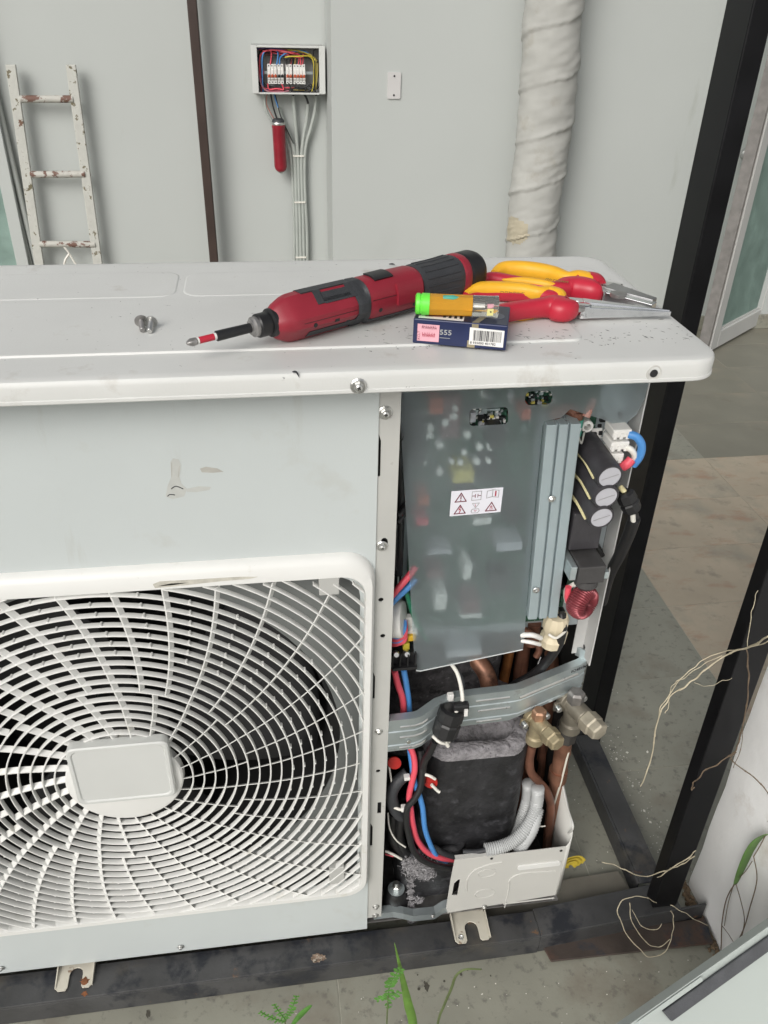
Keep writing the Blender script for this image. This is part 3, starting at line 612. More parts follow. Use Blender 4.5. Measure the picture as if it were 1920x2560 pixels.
# small locating pips midway between the spokes
for r_ in RADII[9:16]:
    for k in range(33):
        a_ = R_(21.4+360*(k+.5)/33)+swirl(r_); x, z = GX+(r_+.0010)*math.cos(a_), GZ+(r_+.0010)*math.sin(a_)
        if clamp_inside(x, z, .004) and x > -.46: MB().cyl((x, YG+.0004, z), (x, YG+.0065, z), .0014, 6).build('pip', PLAST, guard, smooth=0)
for pts_, m_c in (([(330, 1262), (345, 1256), (420, 1252), (520, 1246), (556, 1246), (540, 1250), (470, 1256), (380, 1266), (335, 1270)], mat('brown_smear', (.50, .48, .42), .6, var=.2, vs=120)), ([(340, 1266), (370, 1260), (410, 1258), (372, 1264)], mat('dark_smear', (.26, .24, .20), .7, var=.3, vs=120))):
    P_ = [PY(a_, b_2, YG-.0006) for a_, b_2 in pts_]; MB().plate([(p.x, p.z) for p in P_], [], lambda u, v: (u, YG-.00085, v), (0, .0004, 0)).build('smear', m_c, guard, smooth=0)
# hub disc and cap
MB().lathe((GX, YG+.001, GZ), (0, -1, 0), [(-.009, .069), (.0, .068), (.002, .066), (.003, .06)], 48).build('hub_disc', PLAST, guard, smooth=30)
hc = MB(); cx_, cz_ = PY(264, 1673, YG-.010).x, PY(264, 1673, YG-.010).z
def capo(hw, hh, r): 
    out = []
    for x, z in rrect(-hw, -hh, hw, hh, r, 5): out.append((cx_+x*(1+.03*(1-(z/hh)**2)), cz_+z*(1+.035*(1-(x/hw)**2))))
    return out
hc.rings([[Vector((x, y_, z)) for x, z in capo(hw, hh, r)] for hw, hh, r, y_ in ((.0565, .0475, .008, YG+.003), (.0565, .0475, .008, YG-.0085), (.0550, .046, .0075, YG-.0100), (.0520, .043, .007, YG-.0100), (.0505, .0415, .007, YG-.0085))], cap=False)
l_ = [Vector((x, YG-.0085, z)) for x, z in capo(.0505, .0415, .007)]; hc.add(l_, [tuple(range(len(l_)))]); hc.build('hub_cap', mat('hub_cap_plastic', (.55, .56, .54), .45, var=.03), guard, smooth=30)
# guard corner recesses as grey blocks, their shadow put into the colour
for (a1, b1, a2, b2_) in ((690, 1246, 733, 1288), (712, 1878, 744, 1912)):
    A, B = PY(a1, b2_, YG), PY(a2, b1, YG); MB().hexa([(A.x, YG+.0006, A.z), (B.x, YG+.0006, A.z), (B.x, YG+.0006, B.z+.004), (A.x, YG+.0006, B.z+.004)], (0, .012, 0)).build('recess_block', mat('recess_shade_grey', (.42, .42, .40), .5, var=.08), guard, smooth=0, bevel=.001)
# column ----------------------------------------------------------------
CL, CR = .1005, .124
slots = []
for (a1, b1, a2, b2_) in ((812, 938, 817, 1030), (803, 1452, 808, 1510), (799, 1778, 804, 1828)):
    A, B = PY(a1, b2_, YF), PY(a2+1.5, b1, YF); slots.append([(max(A.x, PR+.0006), A.z), (max(B.x, PR+.003), A.z), (max(B.x, PR+.003), B.z-.008), (max(A.x, PR+.0006), B.z)])
A, B = PY(815, 1758, YF), PY(824, 1733, YF); slots.append([(A.x, A.z), (B.x, A.z), (B.x, B.z), (A.x, B.z)])
for (a1, b1) in ((823, 1296), (827, 1374), (817, 1666)): c = PY(a1, b1, YF); slots.append(circ(c.x, c.z, .0030, 10))
c = PY(829, 1172, YF); slots.append(circ(c.x+.0006, c.z, .004, 10, .006))
g = MB(); g.plate([(CL, .082), (CR, .082), (CR, .9445), (CL, .9445)], slots, lambda u, v: (u, YF+.0002, v), (0, .0012, 0))
colo = g.build('corner_column', COLUM, ac, smooth=0)
MB().box((CR, YF+.0002, .082), (CR+.0012, YF+.014, .9445)).build('column_flange', COLUM, ac, smooth=0)
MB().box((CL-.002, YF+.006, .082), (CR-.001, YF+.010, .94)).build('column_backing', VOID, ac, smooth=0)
for (a1, b1, r_) in ((832, 891, .0072), (825, 1179, .0062), (818, 1580, .0050), (812, 1958, .0050), (811, 1977, .0048)): screw((PY(a1, b1, YF).x, YF, PY(a1, b1, YF).z), r_, ac)
MB().lathe((PY(840, 851, YF).x, YF, .9448), (0, -1, 0), [(0, .0055), (.003, .0052), (.004, .004)], 12).build('screw', DSTEEL, ac)
# cabinet interior shell ---------------------------------------------------
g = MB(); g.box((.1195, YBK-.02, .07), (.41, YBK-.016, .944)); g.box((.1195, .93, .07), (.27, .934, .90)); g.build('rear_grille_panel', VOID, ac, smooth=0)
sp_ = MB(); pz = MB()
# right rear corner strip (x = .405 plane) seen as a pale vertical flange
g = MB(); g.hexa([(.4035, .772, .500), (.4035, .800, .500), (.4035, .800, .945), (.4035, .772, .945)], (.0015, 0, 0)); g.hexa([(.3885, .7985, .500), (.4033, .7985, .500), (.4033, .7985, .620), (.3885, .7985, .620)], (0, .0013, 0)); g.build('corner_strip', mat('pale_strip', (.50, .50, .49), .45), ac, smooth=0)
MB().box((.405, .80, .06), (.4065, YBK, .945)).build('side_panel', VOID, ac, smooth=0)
c = PX(1262, 1397, .4033); MB().lathe((.4034, c.y, c.z), (1, 0, 0), [(-.0004, .003), (.0004, .003)], 10).build('strip_hole', DARK, ac)
# control box back plate, circuit board ------------------------------------
g = MB(); g.box((.150, .800, .55), (.4030, .8015, .944)); g.build('control_plate', mat('pale_galvanised', (.42, .47, .49), .42, .35, var=.06), ac, smooth=0)
brd = MB(); brd.box((.155, .790, .57), (.360, .792, .940)); board = brd.build('circuit_board', PCB, ac, smooth=0)
rnd = random.Random(11)
def comp(a_, b_2, w_, h_, d_, m, name='component', round_=False, par=None, short=0):   # component centred on a sight line, standing on the board
    c = PY(a_, b_2, .790-d_)
    q = MB()
    if round_: q.cyl((c.x, .7895-(d_-short), c.z), (c.x, .7895-d_, c.z), w_/2, 12)
    else: q.box((c.x-w_/2, .7895-d_, c.z-h_/2), (c.x+w_/2, .7895, c.z+h_/2))
    return q.build(name, m, par or board, smooth=40, bevel=0)
DP = .034
for a_ in ((942, 868, .014, .008, ORANGE), (942, 886, .014, .008, ORANGE), (1002, 1030, .022, .015, YELC), (915, 1082, .012, .012, ORANGE), (912, 1128, .014, .007, WRED), (1042, 1125, .020, .009, WPL), (950, 1192, .028, .006, CAPT), (1010, 1235, .009, .022, WPL), (952, 1300, .014, .024, WPL), (1018, 1310, .020, .020, BROWNC), (1018, 1330, .026, .006, WPL), (1003, 1410, .044, .010, CAPT), (1137, 895, .009, .012, ORANGE), (1110, 1110, .012, .03, VOID), (1000, 1055, .018, .012, DARK), (975, 900, .02, .05, BROWNC), (1075, 950, .015, .02, DARK), (905, 960, .012, .05, DARK), (1060, 1020, .016, .022, DARK), (1100, 1180, .03, .012, CAPT), (940, 1240, .02, .012, BROWNC), (1080, 1260, .022, .03, DARK)):
    comp(a_[0], a_[1], a_[2], a_[3], DP*rnd.uniform(.7, 1), a_[4])
for (a_, b_2) in ((983, 882), (980, 900), (962, 913), (930, 924), (928, 940), (1003, 978), (950, 962), (1036, 966), (1060, 966), (975, 997), (995, 1000), (1030, 997), (1055, 996), (915, 1000), (1010, 940), (950, 1020)):
    comp(a_, b_2, .006 if (a_ % 2) else .008, .006, DP*.9, WPL, 'capacitor', True, short=.006)
for k in range(110):                     # chips and small parts round the window holes and lower edge
    a_ = rnd.choice([rnd.uniform(1010, 1105), rnd.uniform(1130, 1200), rnd.uniform(1255, 1345), rnd.uniform(900, 1150)])
    b_2 = rnd.uniform(838, 925) if a_ > 1005 and rnd.random() < .75 else rnd.uniform(850, 1380)
    if a_ > 1200: b_2 = rnd.uniform(885, 965)
    s_ = rnd.uniform(.002, .006); comp(a_, b_2, s_, s_*rnd.uniform(.5, 1.3), rnd.uniform(.002, .005), rnd.choice([DARK, WPL, CAPT, GALV, PCB, DARK]), 'chip')
for k in range(95):
    a_, b_2 = (rnd.uniform(1008, 1104), rnd.uniform(880, 928)) if k % 3 else (rnd.uniform(1130, 1198), rnd.uniform(844, 880))
    s_ = rnd.uniform(.0012, .0034); comp(a_, b_2, s_*rnd.uniform(.7, 1.8), s_, rnd.uniform(.002, .006), rnd.choice([DARK, WPL, CAPT, STEEL, GALV, DARK, YELC]), 'chip')
comp(1022, 902, .006, .011, .010, CAPT, 'chip'); comp(1060, 885, .020, .0025, .006, GALV, 'pin_row'); comp(1085, 905, .007, .006, .004, DARK, 'chip'); comp(1040, 903, .008, .007, .004, DARK, 'chip')
# silk-screen warning triangle and white square patch on the board
cT = PY(1307, 936, .7895)
fnb = lambda u, v: (cT.x+u, .7892, cT.z+v)
strokes(MB(), poly([(-.007, -.005), (.007, -.005), (0, .007)]), .0012, fnb, (0, -.0003, 0)).build('warning_triangle', PAPER, board, smooth=0)
strokes(MB(), [((.0008, .003), (-.0012, 0)), ((-.0012, 0), (.0012, 0)), ((.0012, 0), (-.0005, -.003))], .0008, fnb, (0, -.0003, 0)).build('warning_bolt', PAPER, board, smooth=0)
c = PY(1288, 935, .7895); MB().box((c.x-.006, .7888, c.z-.006), (c.x+.006, .7893, c.z+.006)).build('white_patch', PAPER, board, smooth=0)
c = PY(1269, 922, .775); MB().lathe(c, (0, -1, 0), [(-.015, .007), (0, .007), (.001, .006), (.001, .004), (-.004, .004)], 16, cap=False).build('standoff_ring', WPL, board)
MB().lathe(c, (0, -1, 0), [(-.01, .0035), (-.002, .003), (.0, .001)], 10).build('screw', STEEL, board)
# capacitors ------------------------------------------------------------------
for (a_, b_2) in ((1318, 1031), (1310, 1075), (1300, 1119)):
    c = PY(a_, b_2, .722); e = c+Vector((-.004, .067, .006)); d = (e-c)
    cp = MB().lathe(c, d, [(.002, .0118), (0, .0128), (0, .0142), (.003, .0152), (d.length, .0152)], 28).build('capacitor', CAPM, ac, smooth=40)
    MB().lathe(c+Vector((0, .001, 0)), -d, [(0, .0122), (.0006, .0122)], 28).build('capacitor_top', CAPT, cp, smooth=30)
    v = MB(); f_ = lambda u, w2: Vector(c)+Vector((u, -.00005, w2)); strokes(v, [((-.009, -.003), (.009, .003))], .0004, f_, (0, -.0002, 0)); v.build('vent_line', DSTEEL, cp, smooth=0)
    gq = PY(a_-62, b_2-52, .775); ge = PY(a_-36, b_2+2, .728)
    MB().tube([gq, gq*.6+ge*.4+Vector((0, 0, .002)), ge], lambda t: .0042*(1-t)+.0012, 8).build('glue_bead', YGL, cp)
MB().lathe(PY(1208+35, 1140, .742), (0, 1, 0), [(0, .001)]*2, 4)
q0, q1 = PY(1227, 1190, .752), PY(1310, 1125, .752)
MB().box((q0.x, .752, q0.z), (q1.x-.003, .789, q1.z+.012)).build('relay_block', CAPM, ac, smooth=0, bevel=.002)
# choke with ferrite core ---------------------------------------------------------
A, B = PY(1230, 1262, .735), PY(1315, 1225, .735)
chk = MB(); zc = PY(1270, 1218, .735).z
chk.box((A.x+.006, .728, zc-.024), (B.x-.006, .785, zc)); chk.build('ferrite_core', FERR, ac, smooth=0, bevel=.0015)
MB().box((A.x-.003, .731, zc-.020), (A.x+.005, .780, zc-.001)).build('core_clamp', GALV, ac, smooth=0, bevel=.001)
MB().box((B.x-.0055, .732, zc-.022), (B.x+.001, .775, zc-.012)).build('core_clamp', GALV, ac, smooth=0, bevel=.001)
MB().lathe(((A.x+B.x)/2, .74, zc-.024), (0, 0, -1), [(0, .013), (.008, .014), (.013, .010)], 16).build('bobbin', FERR, ac)
# toroid -----------------------------------------------------------------------------
tc_ = PY(1258, 1300, .738); g = MB()
Rm, rm = .0135, .0085; ang = R_(20)
def tor(a_, rr):
    c = Vector((math.cos(a_)*Rm, 0, math.sin(a_)*Rm)); ro = Matrix.Rotation(R_(35), 3, 'Z')
    return [tc_+ro @ (c+Vector((math.cos(a_)*math.cos(b)*rr, math.sin(b)*rr*1.5, math.sin(a_)*math.cos(b)*rr))) for b in [2*math.pi*j/14 for j in range(14)]]
g.rings([tor(2*math.pi*k/120, rm*(1.0 if k % 3 else .82)) for k in range(120)], closed=True); g.build('toroid_coil', TOROI, ac, smooth=60)
# heat sink ------------------------------------------------------------------------------
tl_, tr_, br_, bl_ = PY(1180, 917, .752), PY(1256, 906, .752), PY(1202, 1338, .752), PY(1140, 1337, .752)
top_z, bot_z = tl_.z-.000, bl_.z
hs_ = MB()
for (u0, u1, dpt) in ((.0, .30, 0), (.31, .36, .003), (.37, .63, 0), (.64, .69, .003), (.70, 1, 0)):
    def hx(u, top): return (tl_.x+(tr_.x-tl_.x)*u) if top else (bl_.x+(br_.x-bl_.x)*u)
    hs_.hexa([(hx(u0, 1), .750+dpt, top_z), (hx(u1, 1), .750+dpt, top_z), (hx(u1, 0), .750+dpt, bot_z), (hx(u0, 0), .750+dpt, bot_z)], (0, .036-dpt, 0))
hsk = hs_.build('heat_sink', ALU, ac, smooth=0, bevel=.0008)
for (a_, b_2) in ((1192, 1078), (1158, 1275)): screw(PY(a_, b_2, .748), .0042, ac)
for (a_, b_2) in ((1194, 922), (1243, 918)):
    c = PY(a_, b_2, .770); MB().cyl(c+Vector((0, 0, -.012)), c+Vector((0, 0, .008)), .0078, 14).build('teal_sleeve', TEAL, ac); MB().cyl((c.x, c.y, c.z-.022), (c.x, c.y, c.z+.016), .0070, 14).build('copper_tube', DCOPPER, ac)
MB().tube([PY(1194, 912, .770), PY(1198, 893, .772), PY(1220, 882, .775), PY(1240, 890, .772), PY(1243, 912, .770)], .0068, 10).build('copper_bend', DCOPPER, ac)
g = MB(); g.tube([PY(1205, 915, .765), PY(1212, 912, .760), PY(1228, 911, .760), PY(1232, 918, .765)], .0015, 6); g.tube([PY(1255, 925, .760), PY(1250, 940, .757), PY(1256, 958, .757), PY(1262, 932, .757)], .0012, 6); g.build('spring_clip', STEEL, ac)
MB().tube([PY(1282, 862, .772), PY(1272, 885, .766), PY(1266, 900, .764)], .0045, 8).build('salmon_lead', mat('salmon_sleeve', (.42, .22, .18), .5), ac)
# white plugs and loops -----------------------------------------------------------------------
for (a_, b_2) in ((1344, 936), (1339, 962), (1327, 988)):
    c = PY(a_, b_2, .752); pl = MB().box((c.x-.011, .750, c.z-.0045), (c.x+.010, .775, c.z+.0050)).build('plug', WPL, ac, smooth=0, bevel=.0012)
    t_ = MB()
    for k in range(3): t_.box((c.x-.010+.007*k, .7490, c.z-.0058), (c.x-.0065+.007*k, .7500, c.z+.001))
    t_.build('plug_tab', WPL, pl, smooth=0)
def W3(pts): return [PY(*p) for p in pts]
wire(W3([(1358, 938, .752), (1375, 944, .748), (1386, 962, .746), (1382, 985, .748), (1368, 1004, .752)]), WBLU, .0046, ac, 'blue_wire', 10)
wire(W3([(1352, 966, .752), (1364, 972, .749), (1371, 985, .750), (1366, 1000, .753)]), WWHT, .0036, ac, 'white_wire', 9)
wire(W3([(1345, 1008, .75), (1355, 1002, .748), (1364, 992, .749)]), WRED, .0055, ac, 'red_wire', 9)
wire(W3([(1340, 1052, .742), (1350, 1064, .735), (1358, 1072, .733)]), YGL, .0032, ac, 'cream_wire', 8)
c = PY(1358, 1083, .732); cdir = (PY(1372, 1112, .728)-PY(1346, 1058, .736)).normalized()
MB().lathe(c-cdir*.013, cdir, [(0, .0075), (.003, .0105), (.012, .0112), (.014, .0100), (.016, .0112), (.024, .0105), (.027, .0075)], 8).build('ferrite_clamp', DARK, ac, smooth=20)
wire(W3([(1364, 1098, .728), (1367, 1112, .728), (1368, 1126, .730)]), WWHT, .0030, ac, 'white_wire', 8)
wire(W3([(1368, 1100, .73), (1374, 1115, .731), (1374, 1128, .734)]), WBLK, .0032, ac, 'black_wire', 8)
wire(W3([(1370, 1120, .732), (1358, 1155, .745), (1338, 1200, .765), (1315, 1245, .785), (1300, 1300, .80)]), WBLK, .0072, ac, 'black_sleeve', 10)
wire(W3([(1228, 1268, .745), (1226, 1290, .745), (1232, 1310, .745)]), WRED, .004, ac, 'red_wire', 8)
wire(W3([(1240, 1262, .745), (1222, 1275, .76), (1224, 1300, .76)]), WWHT, .003, ac, 'white_wire', 8)
# frosted shield -------------------------------------------------------------------------------
YS = .735
def shy(x): return YS+(x-.13)*.13
def SP(a_, b_2):                        # point on the slanted shield sheet
    y = YS
    for _ in range(6): p = PY(a_, b_2, y); y = shy(p.x)
    return PY(a_, b_2, y)
outl = [SP(*p) for p in ((858, 846), (896, 1440), (899, 1448), (908, 1449), (1121, 1406), (1130, 1402), (1131, 1392), (1150, 1150), (1172, 920), (1176, 910), (1212, 902), (1232, 884), (1262, 894), (1300, 905), (1330, 918), (1352, 915), (1375, 895), (1392, 862), (1404, 828))]
outl[0].z = outl[-1].z = .9445
def hole(x0, y0, x1, y1, r):
    o = []
    for u, v in rrect(x0, y0, x1, y1, r, 4): q = SP(u, v+(x0-u)*.06); o.append((q.x, q.z))
    return o
g = MB(); g.plate([(p.x, p.z) for p in outl], [hole(1014, 884, 1098, 922, 9), hole(1134, 846, 1194, 877, 13)], lambda u, v: (u, shy(u), v), (0, .0012, 0))
shield = g.build('clear_shield', SHIELD, ac, smooth=0)
# bright cut edge along the foot of the sheet
e0, e1, e2 = SP(899, 1448.5), SP(908, 1449.5), SP(1129, 1403)
MB().tube([e0, e1, e2], .0008, 6, 1).build('sheet_edge', mat('pale_cut_edge', (.6, .63, .62), .4), shield)
# warning label
la, lb, lc = SP(975, 1061), SP(1087, 1052), SP(978, 1114)
lu = (lb-la); lw = lu.length; lv = Vector((0, 0, lc.z-la.z)); lh = -lv.z
nrm = Vector((.13, -1, 0)).normalized()
def LF(u, v, o=.0009): return la+lu*u+Vector((0, 0, -lh*v))+nrm*o      # u,v in 0..1 , v down
q = [LF(0, 0, .0003), LF(1, 0, .0003), LF(1, 1.0, .0003), LF(0, 1, .0003)]
lab = MB().hexa(q, nrm*.0003).build('warning_label', mat('label_paper', (.74, .74, .80), .5, var=.02), shield, smooth=0)
def LL(segs, wd, m, nm):
    k = MB(); fn = lambda u, v: LF(u/ (lw/lh), v, .0007); strokes(k, segs, wd, fn, nrm*.0002); return k.build(nm, m, lab, smooth=0)
ar = lw/lh
def triangle(cx, cy, s_): return poly([(cx-s_, cy+s_*.82), (cx+s_, cy+s_*.82), (cx, cy-s_*.85)])
for tx_, ty_ in ((.19, .27), (.19, .75), (.80, .74)): LL(triangle(tx_*ar, ty_, .20), .034, INKM, 'warning_triangle')
LL([((.19*ar, .20), (.19*ar, .32)), ((.19*ar, .385), (.19*ar, .39))], .035, INKM, 'exclamation_mark')
LL([((.20*ar, .65), (.17*ar, .76)), ((.17*ar, .76), (.205*ar, .76)), ((.205*ar, .76), (.18*ar, .88))], .028, INKR, 'lightning_bolt')
LL([((.79*ar, .72), (.775*ar, .80)), ((.80*ar, .70), (.80*ar, .80)), ((.815*ar, .72), (.82*ar, .80)), ((.765*ar, .84), (.84*ar, .84))], .016, INKR, 'heat_symbol')
LL(poly([(.40*ar, .08), (.58*ar, .08), (.58*ar, .42), (.40*ar, .42)]), .016, DSTEEL, 'plug_frame')
LL([((.41*ar, .25), (.455*ar, .25)), ((.53*ar, .25), (.57*ar, .25)), ((.465*ar, .19), (.465*ar, .31)), ((.515*ar, .19), (.515*ar, .31))], .022, INKM, 'plug_symbol')
LL(poly([(.69*ar, .10), (.80*ar, .06), (.80*ar, .34), (.69*ar, .38)])+poly([(.80*ar, .06), (.92*ar, .10), (.92*ar, .38), (.80*ar, .34)]), .016, DSTEEL, 'booklet_symbol')
LL([((.86*ar, .14), (.86*ar, .30))], .05, INKR, 'booklet_mark')
LL(poly([(.42*ar, .55), (.56*ar, .55), (.49*ar, .74)])+poly([(.43*ar, .78), (.55*ar, .78), (.57*ar, .86), (.54*ar, .94), (.43*ar, .94), (.41*ar, .86)]), .015, DSTEEL, 'tester_symbol')
LL([((.47*ar, .83), (.49*ar, .88)), ((.49*ar, .88), (.515*ar, .83)), ((.48*ar, .60), (.49*ar, .68))], .015, INKR, 'tester_mark')
# left shaft: black cables, wires, terminal block -------------------------------------------------
MB().box((.139, .765, .56), (.1405, .80, .944)).build('control_flange', GALV, ac, smooth=0)
MB().box((.1255, .80, .56), (.149, .803, .944)).build('control_back', VOID, ac, smooth=0)
for k, pts in enumerate(([(868, 900, .75), (866, 1000, .752), (862, 1120, .755), (858, 1240, .76)], [(874, 860, .745), (868, 940, .74), (862, 960, .742), (866, 1080, .75), (862, 1240, .76)], [(880, 1085, .75), (868, 1105, .74), (858, 1115, .735)], [(880, 1095, .75), (868, 1118, .742), (858, 1128, .738)], [(862, 850, .75), (866, 960, .75), (858, 1050, .75), (852, 1230, .755)])):
    wire(W3(pts), WBLK, .0048 if k < 2 else .0032, ac, 'black_cable')
wire(W3([(898, 1224, .747), (885, 1242, .742), (868, 1262, .737), (852, 1280, .735), (838, 1295, .74)]), WRED, .0040, ac, 'red_wire')
wire(W3([(898, 1250, .748), (880, 1270, .743), (862, 1286, .738), (850, 1298, .736), (838, 1310, .74)]), WBLU, .0040, ac, 'blue_wire')
wire(W3([(872, 1268, .745), (882, 1292, .748), (892, 1325, .752), (910, 1365, .76), (925, 1385, .77)]), WGRN, .0032, ac, 'green_wire')
cm = PY(852, 1334, .752); MB().lathe(cm+Vector((-.012, 0, .0)), Vector((1, -.35, .15)), [(0, .0225), (.020, .0230), (.023, .021)], 28).build('filter_can', WPL, ac, smooth=40)
for k in range(6):
    z_ = -.0035*k; wire([PY(842, 1372, .742)+Vector((0, .002*(k % 2), z_)), PY(858, 1378-k*2, .736)+Vector((.001, 0, z_)), PY(873, 1362, .738)+Vector((.001*(k % 3), 0, z_*.8)), PY(876, 1340, .748)], WRED if k % 3 else WBLU, .0023, ac, 'coil_wire')
c = PY(889, 1367, .752); MB().lathe(c, (0, -1, 0), [(-.02, .009), (0, .009), (.003, .007)], 12).build('white_plug', WPL, ac)
c = PY(890, 1380, .744); MB().box(c+Vector((-.005, 0, -.004)), c+Vector((.005, .012, .004))).build('yellow_plug', mat('yellow_plastic_plug', (.7, .42, .03), .4), ac, smooth=0, bevel=.001)
c = PY(878, 1398, .744); MB().box(c+Vector((-.004, 0, -.005)), c+Vector((.004, .008, .005))).build('yellow_plug', WYEL, ac, smooth=0, bevel=.001)
c = PY(888, 1345, .755); MB().box(c+Vector((-.007, 0, -.007)), c+Vector((.005, .010, .007))).build('nylon_clip', WPL, ac, smooth=0, bevel=.002)
c0, c1 = PY(846, 1450, .738), PY(897, 1412, .738)
tb = MB().box((c0.x, .740, c0.z), (c1.x+.002, .775, c1.z)); tb.box((c0.x, .731, c0.z+.006), (c1.x+.002, .740, c0.z+.010))
for k in range(4): xx = c0.x+(c1.x-c0.x)*k/3; tb.box((xx-.001, .733, c0.z+.0101), (xx+.001, .740, c1.z+.003))
tbo = tb.build('terminal_block', DARK, ac, smooth=0, bevel=.0006)
for (a_, b_2) in ((856, 1414), (879, 1413)): c = PY(a_, b_2, .736); MB().lathe(c, (0, -1, .5), [(-.006, .0042), (0, .0042), (.0018, .003)], 14).build('terminal_screw', STEEL, tbo)
for (a_, b_2) in ((856, 1446), (879, 1444)): c = PY(a_, b_2, .736); MB().lathe(c, (0, -1, 0), [(-.004, .003), (0, .003)], 10).build('terminal_clamp', GALV, tbo)
wire(W3([(852, 1448, .738), (860, 1480, .742), (870, 1510, .742), (873, 1555, .742), (880, 1600, .742), (893, 1630, .735), (896, 1660, .728), (890, 1690, .724), (884, 1720, .722), (888, 1750, .722), (892, 1780, .722), (902, 1815, .722), (925, 1842, .722), (955, 1854, .725), (990, 1858, .735)]), WRED, .0042, ac, 'red_wire', 9)
wire(W3([(872, 1446, .74), (878, 1480, .745), (884, 1530, .745), (884, 1600, .745), (888, 1640, .738), (896, 1690, .728), (905, 1715, .724), (913, 1745, .722), (918, 1790, .722), (930, 1825, .722), (945, 1852, .725), (965, 1860, .735)]), WBLU, .0038, ac, 'blue_wire', 9)
wire(W3([(908, 1620, .738), (912, 1660, .728), (908, 1700, .720), (896, 1725, .716), (880, 1745, .716), (878, 1775, .718), (885, 1810, .716), (895, 1840, .714), (920, 1862, .714), (960, 1874, .716), (990, 1876, .72)]), WBLK, .0046, ac, 'black_cable', 9)
wire(W3([(890, 1850, .73), (930, 1830, .728), (960, 1845, .73), (1000, 1852, .735), (1040, 1848, .74)]), DARKG, .0048, ac, 'black_cable', 9)
# cables looped at the lower left
wire(W3([(880, 1670, .735), (858, 1690, .73), (846, 1715, .728), (852, 1745, .728), (868, 1762, .728), (880, 1745, .732)]), DARKG, .0085, ac, 'rubber_hose', 10)
wire(W3([(850, 1755, .745), (848, 1800, .745), (862, 1830, .742), (885, 1845, .738)]), WBLK, .0085, ac, 'black_cable', 10)
wire(W3([(868, 1760, .735), (862, 1800, .74), (872, 1835, .738), (890, 1850, .735)]), WBLK, .007, ac, 'black_cable', 10)
wire(W3([(838, 1756, .735), (842, 1790, .73), (856, 1815, .726), (876, 1830, .724)]), WWHT, .0012, ac, 'white_wire'); wire(W3([(840, 1652, .735), (846, 1690, .73), (850, 1712, .73)]), WWHT, .0014, ac, 'white_wire')
wire(W3([(840, 1638, .735), (850, 1660, .73)]), WWHT, .0016, ac, 'white_wire'); wire(W3([(832, 1838, .735), (850, 1846, .73), (868, 1856, .728)]), WWHT, .0020, ac, 'white_wire'); wire(W3([(832, 1845, .738), (850, 1850, .733)]), WRED, .0012, ac, 'red_wire')
wire(W3([(850, 1743, .722), (862, 1748, .719), (872, 1750, .719)]), WWHT, .0022, ac, 'cable_tie')
c = PY(872, 1751, .716); MB().box(c+Vector((-.003, 0, -.004)), c+Vector((.004, .008, .004))).build('cable_tie_head', WPL, ac, smooth=0, bevel=.001)
c = PY(880, 1684, .722); MB().box(c+Vector((-.004, 0, -.003)), c+Vector((.004, .008, .003))).build('cable_tie_head', WPL, ac, smooth=0, bevel=.001)
for (a_, b_2, r_, nn) in ((852, 1648, .009, (-.2, -1, .3)), (929, 1688, .0105, (-.5, -1, .2))):
    c = PY(a_, b_2, .728); MB().lathe(c, nn, [(-.001, r_), (.001, r_)], 20).build('red_tag', mat('red_tag_plastic', (.35, .012, .008), .4), ac)
wire(W3([(911, 1671, .727), (928, 1676, .722), (940, 1683, .722)]), WWHT, .0022, ac, 'cable_tie'); wire(W3([(932, 1695, .721), (945, 1708, .719), (950, 1711, .718)]), WWHT, .0022, ac, 'cable_tie')
# jackets -------------------------------------------------------------------------------------------
def jacket(cx, cy, hx_, hy_, z0, z1, r, name, m, seed=0, n=9, inner=.012, flare=0):
    g = MB(); base = rrect(-hx_, -hy_, hx_, hy_, r, 8); N = len(base); rs = []
    steps = 26
    for i in range(steps+1):
        t = i/steps; z = z0+(z1-z0)*t; row = []
        for j, (x, y) in enumerate(base):
            k = 1+.02*noise.noise(Vector((x*14+seed, y*14, z*9)))*2+flare*(1-t)+(.012*noise.noise(Vector((x*60+seed, y*60, z*60))))
            row.append(Vector((cx+x*k, cy+y*k, z)))
        rs.append(row)
    zt = z1
    for o_, dz in ((.003, .001), (inner*.5, .002), (inner-.002, .001), (inner, -.004), (inner, -.03)):
        row = []
        for (x, y) in base:
            f_ = max(0, 1-o_/max(hx_, hy_)); row.append(Vector((cx+x*f_, cy+y*f_, zt+dz+.002*noise.noise(Vector((x*80, y*80, seed))))))
        rs.append(row)
    g.rings(rs, cap=False); return g.build(name, m, ac, smooth=60)
jacket(.262, .818, .075, .069, .085, .378, .034, 'compressor_jacket', FELT, 1, flare=.05)
# grey fibre rim and inner pad
g = MB(); base = rrect(-.069, -.068, .069, .068, .033, 8)
rs = []
for o_, z_ in ((-.0020, .366), (-.0022, .3795), (.004, .3835), (.014, .3825), (.017, .374)):
    rs.append([Vector((.262+x*1.07*(1-o_/.066)*(1+.03*noise.noise(Vector((x*40, y*40, z_)))), .818+y*(1-o_/.062), z_+.005*noise.noise(Vector((x*60, y*60, 3))))) for x, y in base])
g.rings(rs, cap=False); g.build('fibre_rim', FUZZ, ac, smooth=60)
g = MB(); vv = []
for i in range(22):
    for j in range(20):
        x = .262-.062+.124*i/21; y = .818-.056+.112*j/19; vv.append((x, y, .364+.020*noise.noise(Vector((x*30, y*30, 0)))+.006*noise.noise(Vector((x*110, y*110, 1)))))
g.add(vv, [(i*20+j, i*20+j+1, (i+1)*20+j+1, (i+1)*20+j) for i in range(21) for j in range(19)]); g.build('fibre_padding', FUZZ, ac, smooth=70)
jacket(.222, .875, .085, .055, .30, .545, .035, 'rear_jacket', FELT2, 5)
